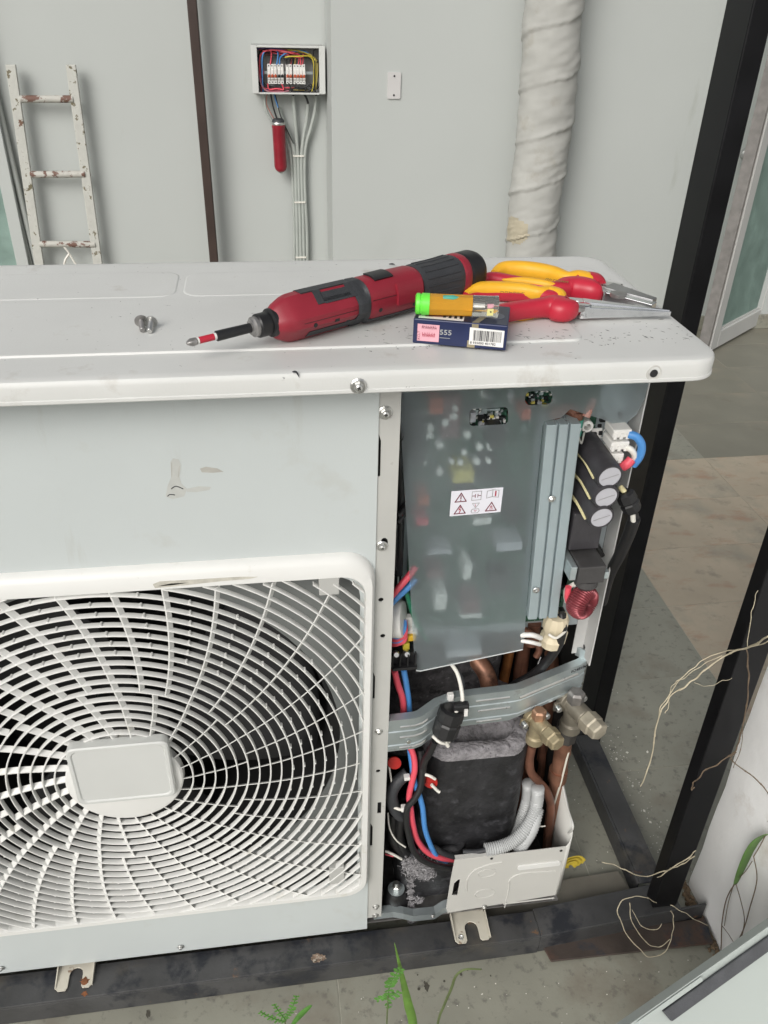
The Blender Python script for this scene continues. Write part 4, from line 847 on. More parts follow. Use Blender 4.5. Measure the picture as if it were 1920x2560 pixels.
g = MB(); g.lathe((.222, .875, .545), (0, 0, 1), [(0, .05), (.003, .045), (.006, .001)], 20); g.build('jacket_lid', FELT2, ac)
jacket(.205, .79, .05, .055, .08, .185, .02, 'lower_jacket', FELT, 9)
# loose fibre tufts
g = MB(); rf = random.Random(5)
def tuft(c, s_, n_):
    for k in range(n_):
        p = c+Vector((rf.gauss(0, s_), rf.gauss(0, s_*.4), rf.gauss(0, s_*.8))); d1 = Vector([rf.uniform(-1, 1) for _ in range(3)]).normalized()*rf.uniform(.001, .0045); d2 = Vector([rf.uniform(-1, 1) for _ in range(3)]).normalized()*rf.uniform(.0002, .0007)
        g.add([p-d1, p+d2, p+d1, p-d2], [(0, 1, 2, 3)])
tuft(PY(903, 1870, .722), .0090, 4200); tuft(PY(918, 1888, .722), .0060, 1600); tuft(PY(885, 1862, .725), .0045, 900)
for k in range(8): tuft(PY(886+k*.4, 1900+k*13, .726), .0022, 260)
tuft(PY(905, 1945, .726), .003, 350); tuft(PY(880, 1960, .725), .005, 600); tuft(PY(940, 1968, .725), .004, 350)
g.build('loose_fibre', mat('loose_grey_fibre', (.36, .35, .36), .9, var=.3, vs=200), ac, smooth=0, kind='stuff')
# compressor foot and bolt
c = PY(857, 1903, .735); MB().lathe((c.x, c.y, .068), (0, 0, 1), [(0, .019), (.012, .020), (.022, .016), (.034, .017), (.04, .014)], 24).build('rubber_foot', DARK, ac)
MB().lathe((c.x, c.y, .108), (0, 0, 1), [(0, .0125), (.0015, .0125)], 24).build('washer', GALV, ac); MB().lathe((c.x, c.y, .1095), (0, 0, 1), [(0, .007), (.006, .007), (.007, .0055)], 6).build('nut', STEEL, ac, smooth=0); MB().cyl((c.x, c.y, .115), (c.x, c.y, .124), .0035, 10).build('stud', STEEL, ac)
# base pan with galvanised front lip
MB().box((XL+.002, .7125, .064), (.403, YBK-.002, .067)).build('base_pan', DSTEEL, ac, smooth=0)
lip = [PY(808, 1975, .711), PY(850, 1970, .711), PY(872, 1974, .706), PY(893, 1979, .705), PY(940, 1974, .707), PY(958, 1962, .711), PY(972, 1957, .712)]
g = MB()
secs = []
for p in lip: secs.append([Vector((p.x, p.y, p.z)), Vector((p.x, p.y-.0005, p.z-.013)), Vector((p.x, p.y+.001, p.z-.013)), Vector((p.x, p.y+.0012, p.z-.0002)), Vector((p.x, p.y+.012, p.z-.0008)), Vector((p.x, p.y+.012, p.z))])
g.rings(secs); bl3 = g.build('base_lip', GALV, ac, smooth=0)
screw(PY(935, 1979, .704), .0032, ac, cross=False)
# cross bracket -------------------------------------------------------------------------------------
path = [(838, 1560), (896, 1552), (912, 1548), (948, 1522), (985, 1508), (1108, 1493), (1125, 1490), (1255, 1437), (1266, 1430)]
ZB = PY(838, 1560, YF+.002).z
pts = [PZ(a_, b_2, ZB) for a_, b_2 in path]; pts[0].y = YF+.002; pts[1].y = YF+.003
g = MB(); secs = []
for i, p in enumerate(pts):
    hgt = .052 if i < 6 else (.050-.002*(i-5)); t_ = (pts[min(i+1, len(pts)-1)]-pts[max(i-1, 0)]); t_.z = 0; t_.normalize(); n_ = Vector((t_.y, -t_.x, 0))     # towards the viewer
    sec = [(0, .0015, 0), (-.010, .0015, 0), (-.010, .0028, 0), (.0012, .0028, 0), (.0012, -.012, 0), (-.001, -.014, 0), (-.001, -.017, 0), (.0012, -.019, 0), (.0012, -.036, 0), (-.001, -.038, 0), (-.001, -.041, 0), (.0012, -.043, 0), (.0012, -hgt, 0), (0, -hgt, 0)]
    secs.append([p+n_*a_+Vector((0, 0, z_)) for a_, z_, _ in sec])
g.rings(secs); brkt = g.build('cross_bracket', GALV, ac, smooth=25)
# pressed beads on it
def bead(i0, t0, i1, t1, dz, r_=.0016):
    A = pts[i0].lerp(pts[i0+1], t0); B = pts[i1].lerp(pts[i1+1], t1); t_ = (B-A).normalized(); n_ = Vector((t_.y, -t_.x, 0)); P_ = [A]+[pts[k] for k in range(i0+1, i1+1)]+[B]
    return MB().tube([p+n_*.0014+Vector((0, 0, dz)) for p in P_], r_, 6, 1).build('pressed_bead', STEEL, brkt)
bead(0, .45, 2, .3, -.0095); bead(0, .45, 2, .3, -.028); bead(0, .45, 2, .3, -.0465); bead(4, .35, 4, .95, -.0085); bead(4, .4, 4, .98, -.027); bead(4, .4, 4, .85, -.0465); bead(5, .9, 6, .95, -.012, .0022)
c = pts[0].lerp(pts[1], .8)+Vector((0, -.0025, -.037)); MB().lathe(c, (0, -1, 0), [(0, .003), (.001, .0028)], 12).build('bracket_rivet', STEEL, brkt)
# return flange at the right end
p = pts[-1]; MB().hexa([p+Vector((0, 0, .0028)), p+Vector((-.012, .012, .0028)), p+Vector((-.012, .012, .018)), p+Vector((-.002, .002, .018))], (.0012, .0012, 0)).build('bracket_tab', GALV, brkt, smooth=0)
# stamped text
A = pts[5].lerp(pts[7], .10); B = pts[5].lerp(pts[7], .9); t_ = (B-A).normalized(); n_ = Vector((t_.y, -t_.x, 0))
for s_, txt in ((.0, '— RXMQ5BVM —'), (.070, 'RXMQ4BVM —')):
    fn = lambda u, v: A+t_*(u+s_)+n_*.0016+Vector((0, 0, -.0062+v)); text_mb(txt, .0072, fn, .00012).build('stamped_text', INK, brkt, smooth=0)
# white tie + black tape ferrite near the middle
c = PZ(968, 1562, .462); c = PY(968, 1560, c.y-.008)
ax = Vector((-.25, -.15, -1)).normalized()
fc = MB().lathe(c-ax*.022, ax, [(0, .012), (.002, .0165), (.016, .0170), (.019, .0158), (.022, .0170), (.040, .0165), (.043, .012)], 10).build('ferrite_sleeve', DARK, ac, smooth=20)
wire(W3([(975, 1434, .76), (988, 1455, .75), (996, 1485, .738), (999, 1515, .728), (994, 1540, .722)]), WWHT, .0026, ac, 'white_wire', 9)
wire(W3([(995, 1545, .722), (985, 1538, .718), (975, 1555, .714)]), WWHT, .0022, ac, 'white_wire', 8)
wire(W3([(985, 1440, .765), (1000, 1470, .76), (1004, 1510, .758)]), DARKG, .0018, ac, 'thin_grey_wire')
t_ = MB(); c2 = PY(996, 1535, .718)
t_.box(c2+Vector((-.010, 0, -.012)), c2+Vector((.011, .010, .008))); t_.build('black_tape', WBLK, ac, smooth=0, bevel=.003)
c2 = PY(1006, 1540, .716); MB().box(c2+Vector((-.002, -.0012, -.005)), c2+Vector((.0025, .001, .006))).build('white_mark', WPL, ac, smooth=0)
wire(W3([(935, 1590, .716), (948, 1602, .708), (960, 1606, .708), (970, 1602, .714)]), WWHT, .0022, ac, 'cable_tie'); wire(W3([(963, 1604, .708), (968, 1612, .708)]), WWHT, .0026, ac, 'cable_tie')
c2 = PY(974, 1505, .738); MB().box(c2+Vector((-.004, -.001, -.008)), c2+Vector((.004, .006, .003))).build('cable_tie', WPL, ac, smooth=0, bevel=.001)
wire(W3([(940, 1600, .716), (928, 1625, .722), (915, 1650, .728), (912, 1690, .728)]), WBLK, .005, ac, 'black_cable', 9)
# copper pipework --------------------------------------------------------------------------------------
cu = lambda pts_, r_, m=COPPER, nm='copper_pipe', **k: wire(W3(pts_), m, r_, ac, nm, 14, **k)
cu([(1010, 1400, .84), (1030, 1425, .825), (1050, 1455, .81), (1058, 1490, .80), (1058, 1530, .80)], .0125)
cu([(1105, 1380, .88), (1098, 1420, .88), (1088, 1470, .88), (1080, 1530, .88)], .0075, mat('orange_copper', (.38, .15, .05), .35, .6, var=.2, vs=50))
cu([(1136, 1380, .90), (1130, 1430, .90), (1122, 1490, .90)], .0085, DCOPPER)
cu([(1155, 1345, .80), (1150, 1375, .80), (1148, 1390, .80)], .009, DCOPPER)
cu([(1190, 1410, .86), (1193, 1440, .86), (1188, 1490, .86), (1180, 1560, .86), (1172, 1640, .86)], .0095)
cu([(1132, 1360, .79), (1150, 1372, .785), (1165, 1400, .785), (1158, 1418, .785)], .0045, DCOPPER)
wire(W3([(1126, 1372, .758), (1150, 1372, .752), (1168, 1378, .756)]), WPL, .0035, ac, 'white_bracket'); wire(W3([(1126, 1384, .758), (1150, 1388, .752), (1166, 1392, .756)]), WPL, .0028, ac, 'white_bracket')
cu([(1215, 1620, .785), (1205, 1680, .785), (1197, 1740, .785), (1190, 1800, .785), (1186, 1850, .785)], .0115)
cu([(1207, 1662, .785), (1203, 1684, .785)], .0140, COPPER, 'copper_joint', sub=1)
cu([(1150, 1610, .765), (1144, 1640, .765), (1147, 1668, .765), (1165, 1690, .762), (1182, 1712, .760), (1190, 1745, .762), (1186, 1790, .768), (1182, 1840, .775)], .0062, DCOPPER)
cu([(1170, 1585, .80), (1190, 1600, .80), (1215, 1612, .80)], .0055, DCOPPER); cu([(1120, 1640, .83), (1128, 1680, .84), (1120, 1750, .84)], .009, DCOPPER); cu([(1172, 1600, .83), (1170, 1660, .84), (1160, 1700, .85)], .006, DCOPPER)
cu([(1134, 1380, .90), (1120, 1450, .90), (1112, 1560, .90), (1105, 1660, .90), (1100, 1850, .90)], .008, DCOPPER)
wire(W3([(1212, 1325, .77), (1215, 1355, .76), (1205, 1395, .765), (1180, 1430, .775), (1150, 1458, .785), (1115, 1478, .79), (1085, 1500, .80)]), WBLK, .0062, ac, 'black_cable', 10)
wire(W3([(1168, 1420, .78), (1160, 1440, .785), (1150, 1468, .79)]), mat('thin_grey_wire', (.30, .30, .30), .5), .0009, ac, 'thin_grey_wire')
c = PY(1197, 1350, .768); sl3 = MB().lathe(PY(1205, 1328, .768), PY(1187, 1398, .775)-PY(1205, 1328, .768), [(0, .013), (.008, .016), (.022, .016), (.030, .0125), (.033, .0125), (.040, .016), (.052, .015), (.053, .013)], 12); sl3.build('cream_rubber_sleeve', CRM, ac, smooth=25)
g = MB(); pc = [SPp for SPp in (PY(1225, 1372, .765), PY(1205, 1400, .765), PY(1222, 1398, .765), PY(1228, 1385, .765))]
g.hexa([PY(1196, 1396, .768), PY(1220, 1392, .768), PY(1228, 1366, .768), PY(1214, 1366, .768)], (0, .003, 0)); g.build('cream_flap', CRM, ac, smooth=0, bevel=.001)
wire(W3([(1185, 1370, .752), (1200, 1378, .748), (1214, 1370, .752), (1222, 1362, .757)]), WWHT, .0018, ac, 'cable_tie')
wire(W3([(1285, 1170, .79), (1300, 1200, .79)]), WBLK, .004, ac, 'black_cable')
# small board components along heat sink's right edge
for k in range(26):
    a_ = rnd.uniform(1192, 1222); b_2 = rnd.uniform(1200, 1330); c = PY(a_-(b_2-1260)*.12, b_2, rnd.uniform(.765, .785)); s_ = rnd.uniform(.0015, .004)
    MB().box(c-Vector((s_, .002, s_)), c+Vector((s_, .006, s_*rnd.uniform(.4, 1.4)))).build('chip', rnd.choice([DARK, GALV, WPL, PCB, DARK]), ac, smooth=0)
MB().box((PY(1195, 1250, .792).x-.02, .790, .61), (PY(1225, 1250, .792).x+.01, .7925, .68)).build('lower_board', PCB, ac, smooth=0)
# grey conduits
for pts_, r_ in ((([(1162, 1700, .752), (1158, 1740, .745), (1142, 1780, .732), (1115, 1812, .722), (1085, 1828, .718), (1048, 1836, .716)]), .0092), (([(1142, 1690, .775), (1140, 1730, .772), (1128, 1770, .765), (1118, 1800, .755), (1110, 1815, .75)]), .0095), (([(1162, 1745, .745), (1150, 1790, .728), (1128, 1825, .722), (1115, 1835, .722)]), .0088)):
    MB().tube(W3(pts_), r_, 14, 16, corr=.07).build('corrugated_conduit', CORR, ac, smooth=60)
wire(W3([(1050, 1836, .716), (1030, 1840, .717), (1000, 1840, .72)]), DARKG, .004, ac, 'black_cable')
MB().tube(W3([(1158, 1780, .752), (1168, 1785, .745), (1178, 1784, .745)]), .0011, 6).build('wire_clip', WWHT, ac)
# service valves ------------------------------------------------------------------------------------------
bd = (pts[7]-pts[6]); bd.z = 0; bd.normalize(); bn = Vector((bd.y, -bd.x, 0))       # bracket normal facing the viewer
def valve(cen, s_, mb_, mc_, mh_, pipe_dn, name):
    vroot = MB(); d_ = bn.copy()
    c = cen
    vroot.lathe(c, d_, [(-.004*s_, .015*s_), (.004*s_, .015*s_), (.006*s_, .010*s_), (.018*s_, .010*s_)], 16)     # boss on the bracket
    vroot.lathe(c+d_*.012*s_, d_, [(0, .0115*s_), (.020*s_, .0115*s_), (.022*s_, .0095*s_)], 16)
    vroot.lathe(c+d_*.012*s_+Vector((0, 0, -.002)), (0, 0, -1), [(0, .011*s_), (.022*s_, .0105*s_), (.024*s_, .013*s_), (.036*s_, .013*s_), (.037*s_, .009*s_)], 16)
    # mounting ears
    t2 = bd; vroot.hexa([c+t2*.022*s_+Vector((0, 0, .006*s_)), c-t2*.022*s_+Vector((0, 0, .006*s_)), c-t2*.022*s_+Vector((0, 0, -.006*s_)), c+t2*.022*s_+Vector((0, 0, -.006*s_))], d_*.004)
    v = vroot.build(name, mb_, ac, smooth=35, bevel=.0006)
    MB().lathe(c+d_*.033*s_, d_, [(0, .0125*s_), (.002*s_, .0140*s_), (.014*s_, .0140*s_), (.016*s_, .0125*s_), (.024*s_, .0120*s_), (.026*s_, .010*s_)], 6, up=(0, 0, 1)).build('flare_nut', mc_, v, smooth=0, bevel=.0008)
    MB().lathe(c+d_*.012*s_+Vector((0, 0, .006*s_)), (0, 0, 1), [(0, .0085*s_), (.004*s_, .0105*s_), (.016*s_, .0105*s_), (.019*s_, .008*s_)], 6).build('stem_cap', mh_, v, smooth=0, bevel=.0008)
    for sg in (-1, 1): MB().lathe(c+t2*.019*s_*sg+d_*.004, d_, [(0, .0052), (.006, .0048), (.0075, .0035)], 12).build('bolt', STEEL, v)
    return v
def BP(a_, b_2): # point on the slanted bracket plane
    n_ = bn; r = ray((a_, b_2)); s_ = (pts[6]-CAM).dot(n_)/r.dot(n_); return CAM+r*s_
valve(BP(1150, 1548), .95, BRASS, BRASS, mat('copper_brass', (.38, .22, .14), .42, .6, var=.2, vs=80), True, 'small_service_valve')
valve(BP(1226, 1512), 1.15, DBRASS, mat('dusty_nut', (.42, .38, .30), .5, .6, var=.2, vs=60), mat('grey_cap', (.22, .21, .20), .45, .6, var=.3, vs=60), True, 'large_service_valve')
wire(W3([(1222, 1575, .775), (1217, 1600, .78), (1215, 1625, .785)]), COPPER, .0125, ac, 'copper_pipe', 14); c = PY(1224, 1578, .772); MB().cyl(c+Vector((0, 0, -.016)), c+Vector((0, 0, .012)), .0155, 8).build('union_nut', mat('dark_union', (.07, .065, .06), .5, .5, var=.3, vs=50), ac, smooth=0, bevel=.001)
# pale vertical rail beside pipe
a1, a2 = PX(1250, 1540-60, .404), PX(1192, 1835, .404)
MB().tube([PY(1228, 1625, .772), PY(1212, 1690, .772), PY(1196, 1740, .775)], .0016, 6, 1).build('edge_rail', CREAM, ac)
# lower corner cover (pipe cover) ---------------------------------------------------------------------------
yb = YF-.001
outp = [PY(*p, yb) for p in ((982, 1858), (1226, 1829), (1238, 1822), (1203, 1905), (1192, 1928), (1180, 1935), (967, 1972), (966, 1962), (974, 1905))]
cl = [(p.x, p.z) for p in outp]
def h3(pts_): return [(PY(a_, b_2, yb).x, PY(a_, b_2, yb).z) for a_, b_2 in pts_]
g = MB()
xr = .4035
cl = [(outp[0].x, outp[0].z), (.395, PY(1222, 1829, yb).z), (.395, PY(1186, 1935, yb).z), (outp[6].x, outp[6].z), (outp[7].x-.0015, outp[7].z), (outp[8].x-.001, outp[8].z)]
g.plate(cl, [h3([(978, 1935), (974, 1908), (984, 1902), (996, 1900), (984, 1935)][::-1]) if False else h3([(976, 1934), (981, 1908), (990, 1900), (994, 1900), (988, 1934)])], lambda u, v: (u, yb, v), (0, .0012, 0))
pcov = g.build('pipe_cover', WHITE, ac, smooth=0)
# rounded corner and right side
g = MB(); za, zb_ = PY(1222, 1829, yb).z, PY(1186, 1935, yb).z
secs = []
for k in range(7):
    a_ = R_(90*k/6); x = .395+.010*math.sin(a_); y = yb+.010*(1-math.cos(a_)); zt = za+.022*(k/6)
    secs.append((x, y, zt, zb_-.0))
side = [(.405, .74, PX(1234, 1760, .405).z), (.405, .785, PX(1212, 1700, .405).z+.02), (.405, .80, .30)]
for (x, y, zt) in side: secs.append((x, y, zt, zb_))
vv = [(x, y, z) for (x, y, zt, z0_) in secs for z in (z0_, zt)]
g.add(vv, [(2*k, 2*k+2, 2*k+3, 2*k+1) for k in range(len(secs)-1)]); o = g.build('cover_side', WHITE, pcov, smooth=30); sm = o.modifiers.new('t', 'SOLIDIFY'); sm.thickness = .0015
wire([PX(1216, 1700, .402), PX(1226, 1745, .402), PX(1238, 1785, .402), PX(1228, 1800, .402)], WHITE, .0016, pcov, 'stiffening_bead')
def prs(pts_, nm='pressed_line', r_=.0011, m=WHITE): return MB().tube([PY(a_, b_2, yb-.0002) for a_, b_2 in pts_], r_, 6, 5).build(nm, m, pcov)
prs([(1090, 1960), (1100, 1915), (1100, 1903), (1112, 1892), (1140, 1885), (1200, 1882)]); prs([(1008, 1925), (1010, 1900), (1025, 1880), (1055, 1868), (1085, 1862)]);
A = MB(); A.plate(rrect(0, 0, PY(1230, 1860, yb).x-PY(1120, 1875, yb).x-.012, .010, .004), [], lambda u, v: (PY(1118, 1872, yb).x+u, yb-.0020, PY(1118, 1878, yb).z+v), (0, .002, 0)); A.build('raised_grip', mat('grip_white', (.70, .70, .68), .4), pcov, bevel=.0015)
MB().box((PY(1088, 1945, yb).x, yb-.002, PY(1088, 1952, yb).z), (.394, yb-.0001, PY(1088, 1952, yb).z+.002)).build('pressed_step', WHITE, pcov, smooth=0, bevel=.0006)
for (a_, b_2, rx_, rz_) in ((1052, 1886, .0135, .0090), (1047, 1930, .0155, .0105)):
    c = PY(a_, b_2, yb-.0003); MB().tube([Vector((c.x+rx_*math.cos(2*math.pi*k/24), yb-.0003, c.z+rz_*math.sin(2*math.pi*k/24))) for k in range(25)], .0006, 5, 1).build('knockout', WHITE, pcov)
screw(PY(1046, 1959, yb-.001), .0042, ac)
for (a_, b_2) in ((1212, 1838), (1062, 1855)): c = PY(a_, b_2, yb-.0008); MB().lathe(c, (0, -1, 0), [(-.0003, .0022), (.0002, .0022)], 8).build('cover_hole', DARK, pcov)
MB().box((outp[0].x+.001, yb-.0012, PY(1100, 1844, yb).z+.0005), (outp[0].x+.05, yb+.006, PY(1100, 1844, yb).z+.0020)).build('cover_lip', WHITE, pcov, smooth=0)
# feet ----------------------------------------------------------------------------------------------------------
FM = mat('foot_cream', (.55, .52, .44), .45, var=.08, vs=30, spot=[((.20, .11, .06), 60, .62, .07)])
def foot(a_tl, a_tr, a_br, a_bl, rust):
    zf = .0465; A, B, C_, D_ = [PZ(*p, zf) for p in (a_tl, a_tr, a_br, a_bl)]
    w_ = (B.x-A.x); xA = (A.x+D_.x)/2; yb2 = (C_.y+D_.y)/2; xo = xA
    W2 = ((B.x-A.x)+(C_.x-D_.x))/2; yt = .722
    out = [(0, yt), (0, yb2+.003), (.003, yb2), (W2*.28, yb2), (W2*.33, yb2+.004)]
    for k in range(7): a_ = math.pi*k/6; out.append((W2*.52-W2*.19*math.cos(a_), yb2+.022+W2*.19*math.sin(a_)))
    out += [(W2*.71, yb2+.004), (W2*.76, yb2+.001), (W2-.003, yb2+.001), (W2, yb2+.004), (W2, yt)]
    m_ = MB(); m_.plate(out, [], lambda u, v: (xo+u, v, zf), (0, 0, .0022)); f_ = m_.build('mounting_foot', FM, ac, smooth=0, bevel=.0005)
    m_ = MB(); m_.hexa([(xo-.0015, yb2+.004, zf), (xo-.0015, yt-.004, zf), (xo-.0015, yt-.004, zf+.010), (xo-.0015, yb2+.004, zf+.0035)], (.0015, 0, 0)); m_.build('foot_rib', FM, f_, smooth=0); m_ = MB(); m_.hexa([(xo+W2, yb2+.004, zf), (xo+W2, yt-.004, zf), (xo+W2, yt-.004, zf+.010), (xo+W2, yb2+.004, zf+.0035)], (.0015, 0, 0)); m_.build('foot_rib', FM, f_, smooth=0)
    return f_, xo, W2, yb2, zf
f_, xo, W2, yb2, zf = foot((128, 2090), (205, 2082), (196, 2136), (122, 2142), True)
MB().lathe((xo+W2*.80, yb2+.009, zf+.0022), (0, 0, 1), [(0, .0050), (.001, .0045), (.0013, .002)], 12).build('rusty_rivet', RUST, f_)
for cx2, cy2, r2 in ((xo+W2*.80, yb2+.010, .0085), (xo+W2*.84, yb2-.006, .0062)): MB().plate([(cx2+r2*math.cos(t2)*q2, cy2+r2*.8*math.sin(t2)*q2) for t2, q2 in [(2*math.pi*k/20, random.uniform(.35, 1)) for k in range(20)]], [], lambda u, v: (u, v, (zf+.0023 if cy2 > yb2 else .0452)), (0, 0, .0002)).build('rust_patch', RUST, f_, smooth=0)
f_, xo, W2, yb2, zf = foot((975, 1977), (1050, 1970), (1054, 2033), (984, 2040), False)
MB().lathe((xo+W2*.16, yb2+.009, zf+.0022), (0, 0, 1), [(0, .0045), (.0008, .0042), (.0012, .003), (.0004, .002)], 14).build('rivet', STEEL, f_)
MB().plate([(.028+.013*math.cos(a_)*q_, .680+.008*math.sin(a_)*q_) for a_, q_ in [(2*math.pi*k/22, .55+.45*random.random()) for k in range(22)]], [], lambda u, v: (u, v, .0452), (0, 0, .0003)).build('scraped_patch', mat('scraped_rust_paint', (.20, .14, .10), .8, var=.7, vs=140, spot=[((.40, .36, .30), 160, .55, .05)]), fr)
# ================================================================= THINGS ON THE COVER
TZ = CT+.0020
# --- cordless screwdriver
RD = .0225
n0_, n1_ = PZ(584, 697, TZ+RD-.001), PZ(1024, 584, TZ+RD+.002)
xax = (n1_-n0_).normalized(); yax = Vector((0, 0, 1)).cross(xax).normalized(); zax = xax.cross(yax)
rot = Matrix((xax, yax, zax)).transposed(); LD = (n1_-n0_).length
drl = thing('cordless_screwdriver', 'red and dark grey cordless inline screwdriver lying diagonally on the cover', 'screwdriver', n0_, rot=rot)
def tpos(a_, b_2): p = PZ(a_, b_2, TZ+RD); return (p-n0_).dot(xax)
tb1, tb2, tb3, tb4, tb5 = tpos(752, 658), tpos(775, 650), tpos(890, 622), tpos(975, 600), tpos(992, 597)
def rad_at(t):
    ks = [(0, .0130), (.002, .0150), (.013, .0200), (.018, .0212), (.030, .0216), (tb1, .0212), (tb2, .0208), (tb3-.03, .0212), (tb3-.004, .0210), (tb3, .0205), (tb3+.03, .0203), (tb4, .0215), (LD-.006, .0218), (LD, .0195)]
    for (a_, r_), (b_, s_) in zip(ks, ks[1:]):
        if a_ <= t <= b_: return r_+(s_-r_)*(t-a_)/(b_-a_)
    return ks[-1][1] if t > LD else ks[0][1]
def ringr(t, sc_=1, off=0, n=32, a0=None, a1=None):
    out = []
    for j in range(n):
        a_ = 2*math.pi*j/n if a0 is None else a0+(a1-a0)*j/(n-1)
        r_ = rad_at(t)*sc_+off
        p_ = 3.2 if t < tb2 else 2.3
        c, s_ = math.cos(a_), math.sin(a_); k = (abs(c)**p_+abs(s_)**p_)**(-1/p_)
        if t < tb2: k = min(k, 1/max(abs(c), abs(s_), (abs(c)+abs(s_))*.80))
        out.append(Vector((t, -r_*k*s_, r_*k*c)))       # angle 0 = up, 90 deg = viewer side
    return out
def seg(t0, t1, off, m, nm, n=12, par=None):
    g = MB(); g.rings([ringr(t0+(t1-t0)*i/n, 1, off if 0 < i < n else off-.0008) for i in range(n+1)]); return g.build(nm, m, par or drl, smooth=32, local=True)
seg(0, tb1, 0, RED, 'front_housing', 20); seg(tb1+.0001, tb2, .0008, DARKG, 'rubber_band', 5); seg(tb2+.0001, tb3, 0, RED, 'rear_housing', 14); seg(tb3+.0001, tb4, .0004, DARKG, 'rubber_grip', 14); seg(tb4+.0001, tb5, .0003, RED, 'red_collar', 5); seg(tb5+.0001, LD, .0, DARK, 'battery_cap', 10)
for k in range(9):
    a_ = R_(-20+k*20); g = MB(); P_ = [ringr(t_, 1, .0006, 2, a_, a_+.001)[0] for t_ in (tb3+.006, tb3+(tb4-tb3)*.5, tb4-.006)]; g.tube(P_, .0007, 5, 3); g.build('grip_rib', DARKG, drl, local=True)
def shell(t0, t1, a0, a1, m, nm, off=.0007, n=8):
    g = MB(); A_ = [ringr(t0+(t1-t0)*i/n, 1, off, 10, R_(a0), R_(a1)) for i in range(n+1)]; B_ = [ringr(t0+(t1-t0)*i/n, 1, off-.0022, 10, R_(a0), R_(a1)) for i in range(n+1)]
    g.rings([a+b[::-1] for a, b in zip(A_, B_)]); return g.build(nm, m, drl, smooth=32, local=True)
t = tb1
shell(.030, t+.0005, -32, 14, DARKG, 'grip_inlay'); shell(.042, .050, 14, 52, DARKG, 'grip_inlay'); shell(.050, .092, 38, 54, DARKG, 'grip_inlay'); shell(.078, t+.0005, 14, 22, DARKG, 'grip_inlay')
shell(t-.035, t+.0005, 22, 48, DARKG, 'grip_inlay'); shell(.055, .098, 22, 28, DARKG, 'grip_inlay', .0004); shell(.03, t, 122, 150, DARKG, 'grip_inlay'); shell(tb2+.0, tb2+.07, 132, 160, DARKG, 'grip_inlay')
shell(tb2+.012, tb2+.034, -18, 30, DARK, 'direction_switch', .0016); shell(tb3-.036, tb3-.004, 52, 104, RED, 'trigger', .0022)
shell(t-.028, t-.023, 98, 106, DARK, 'housing_hole', .0002)
for t_, a_ in ((.034, 100), (tb1-.010, 118), (tb2+.012, 108), (tb3-.012, 118)):
    p = ringr(t_, 1, .0, 2, R_(a_), R_(a_)+.001)[0]; d_ = Vector((0, p.y, p.z)).normalized(); MB().lathe(p, d_, [(-.001, .0022), (.0002, .0022), (.0003, .0010)], 10).build('screw_hole', DARK, drl, local=True)
for a_ in (78, -70): MB().tube([ringr(tb2+.002+(tb3-tb2-.004)*k/8, 1, .0, 2, R_(a_), R_(a_)+.001)[0] for k in range(9)], .0003, 4, 1).build('mould_seam', DARK, drl, local=True)
MB().tube([ringr(.022+(tb1-.024)*k/8, 1, .0, 2, R_(90), R_(90)+.001)[0] for k in range(9)], .0003, 4, 1).build('mould_seam', DARK, drl, local=True)
g = MB(); g.lathe((0, 0, 0), (-1, 0, 0), [(-.003, .0130), (.001, .0128), (.002, .0100), (.004, .0106), (.0135, .0106), (.015, .0095)], 28); g.build('collet', DARK, drl, local=True)
g = MB(); g.lathe((-.0145, 0, 0), (-1, 0, 0), [(0, .0090), (.0035, .0090), (.0045, .0070), (.006, .0066), (.0065, .004)], 24); g.build('collet_ring', DSTEEL, drl, local=True)
tip = (PZ(403, 742, TZ+.018)-n0_); lx = tip.length; td = Vector((tip.dot(xax), tip.dot(yax), tip.dot(zax))).normalized()
b0 = Vector((-.018, 0, 0)); e = td*lx
def bp_(f): return b0.lerp(e, f)
g = MB().lathe(b0, e-b0, [(0, .0042), ((e-b0).length*.56, .0046), ((e-b0).length*.565, .0040)], 16); g.build('bit_sleeve', DARK, drl, local=True)
MB().cyl(bp_(.562), bp_(.598), .0030, 12).build('bit_collar', WPL, drl, local=True); MB().cyl(bp_(.60), bp_(.82), .0030, 12).build('red_bit_shank', PRED, drl, local=True); MB().cyl(bp_(.822), bp_(.845), .0030, 12).build('bit_collar', WPL, drl, local=True)
ll = (e-b0).length; g = MB().lathe(b0, e-b0, [(ll*.847, .0024), (ll*.86, .0036), (ll*.93, .0038), (ll*.985, .0022), (ll, .0009)], 4); g.lathe(b0, e-b0, [(ll*.847, .0022), (ll*.86, .0032), (ll*.93, .0034), (ll*.985, .0019), (ll, .0009)], 12); g.build('screwdriver_bit', DSTEEL, drl, smooth=30, local=True)
# --- pliers
def handle(par, P_, R0, mred, seed=0):
    """loft: P_ centre points, R0 (half height, half width) per point"""
    g = MB(); rs = []
    for i, (p, (rh, rw)) in enumerate(zip(P_, R0)):
        t_ = (P_[min(i+1, len(P_)-1)]-P_[max(i-1, 0)]).normalized(); u = Vector((0, 0, 1)); s_ = t_.cross(u).normalized(); u = s_.cross(t_)
        row = []
        for j in range(20):
            a_ = 2*math.pi*j/20; c, q = math.cos(a_), math.sin(a_); k = (abs(c)**2.6+abs(q)**2.6)**(-1/2.6); row.append(p+s_*rw*k*c+u*rh*k*q)
        rs.append(row)
    return g.rings(rs)
def interp(P_, n):
    out = []
    for i in range(len(P_)-1):
        a = P_[max(i-1, 0)]; b = P_[i]; c = P_[i+1]; d = P_[min(i+2, len(P_)-1)]
        for k in range(n):
            t = k/n; out.append(.5*((2*b)+(c-a)*t+(2*a-5*b+4*c-d)*t*t+(3*b-a-3*c+d)*t*t*t))
    out.append(P_[-1]); return out
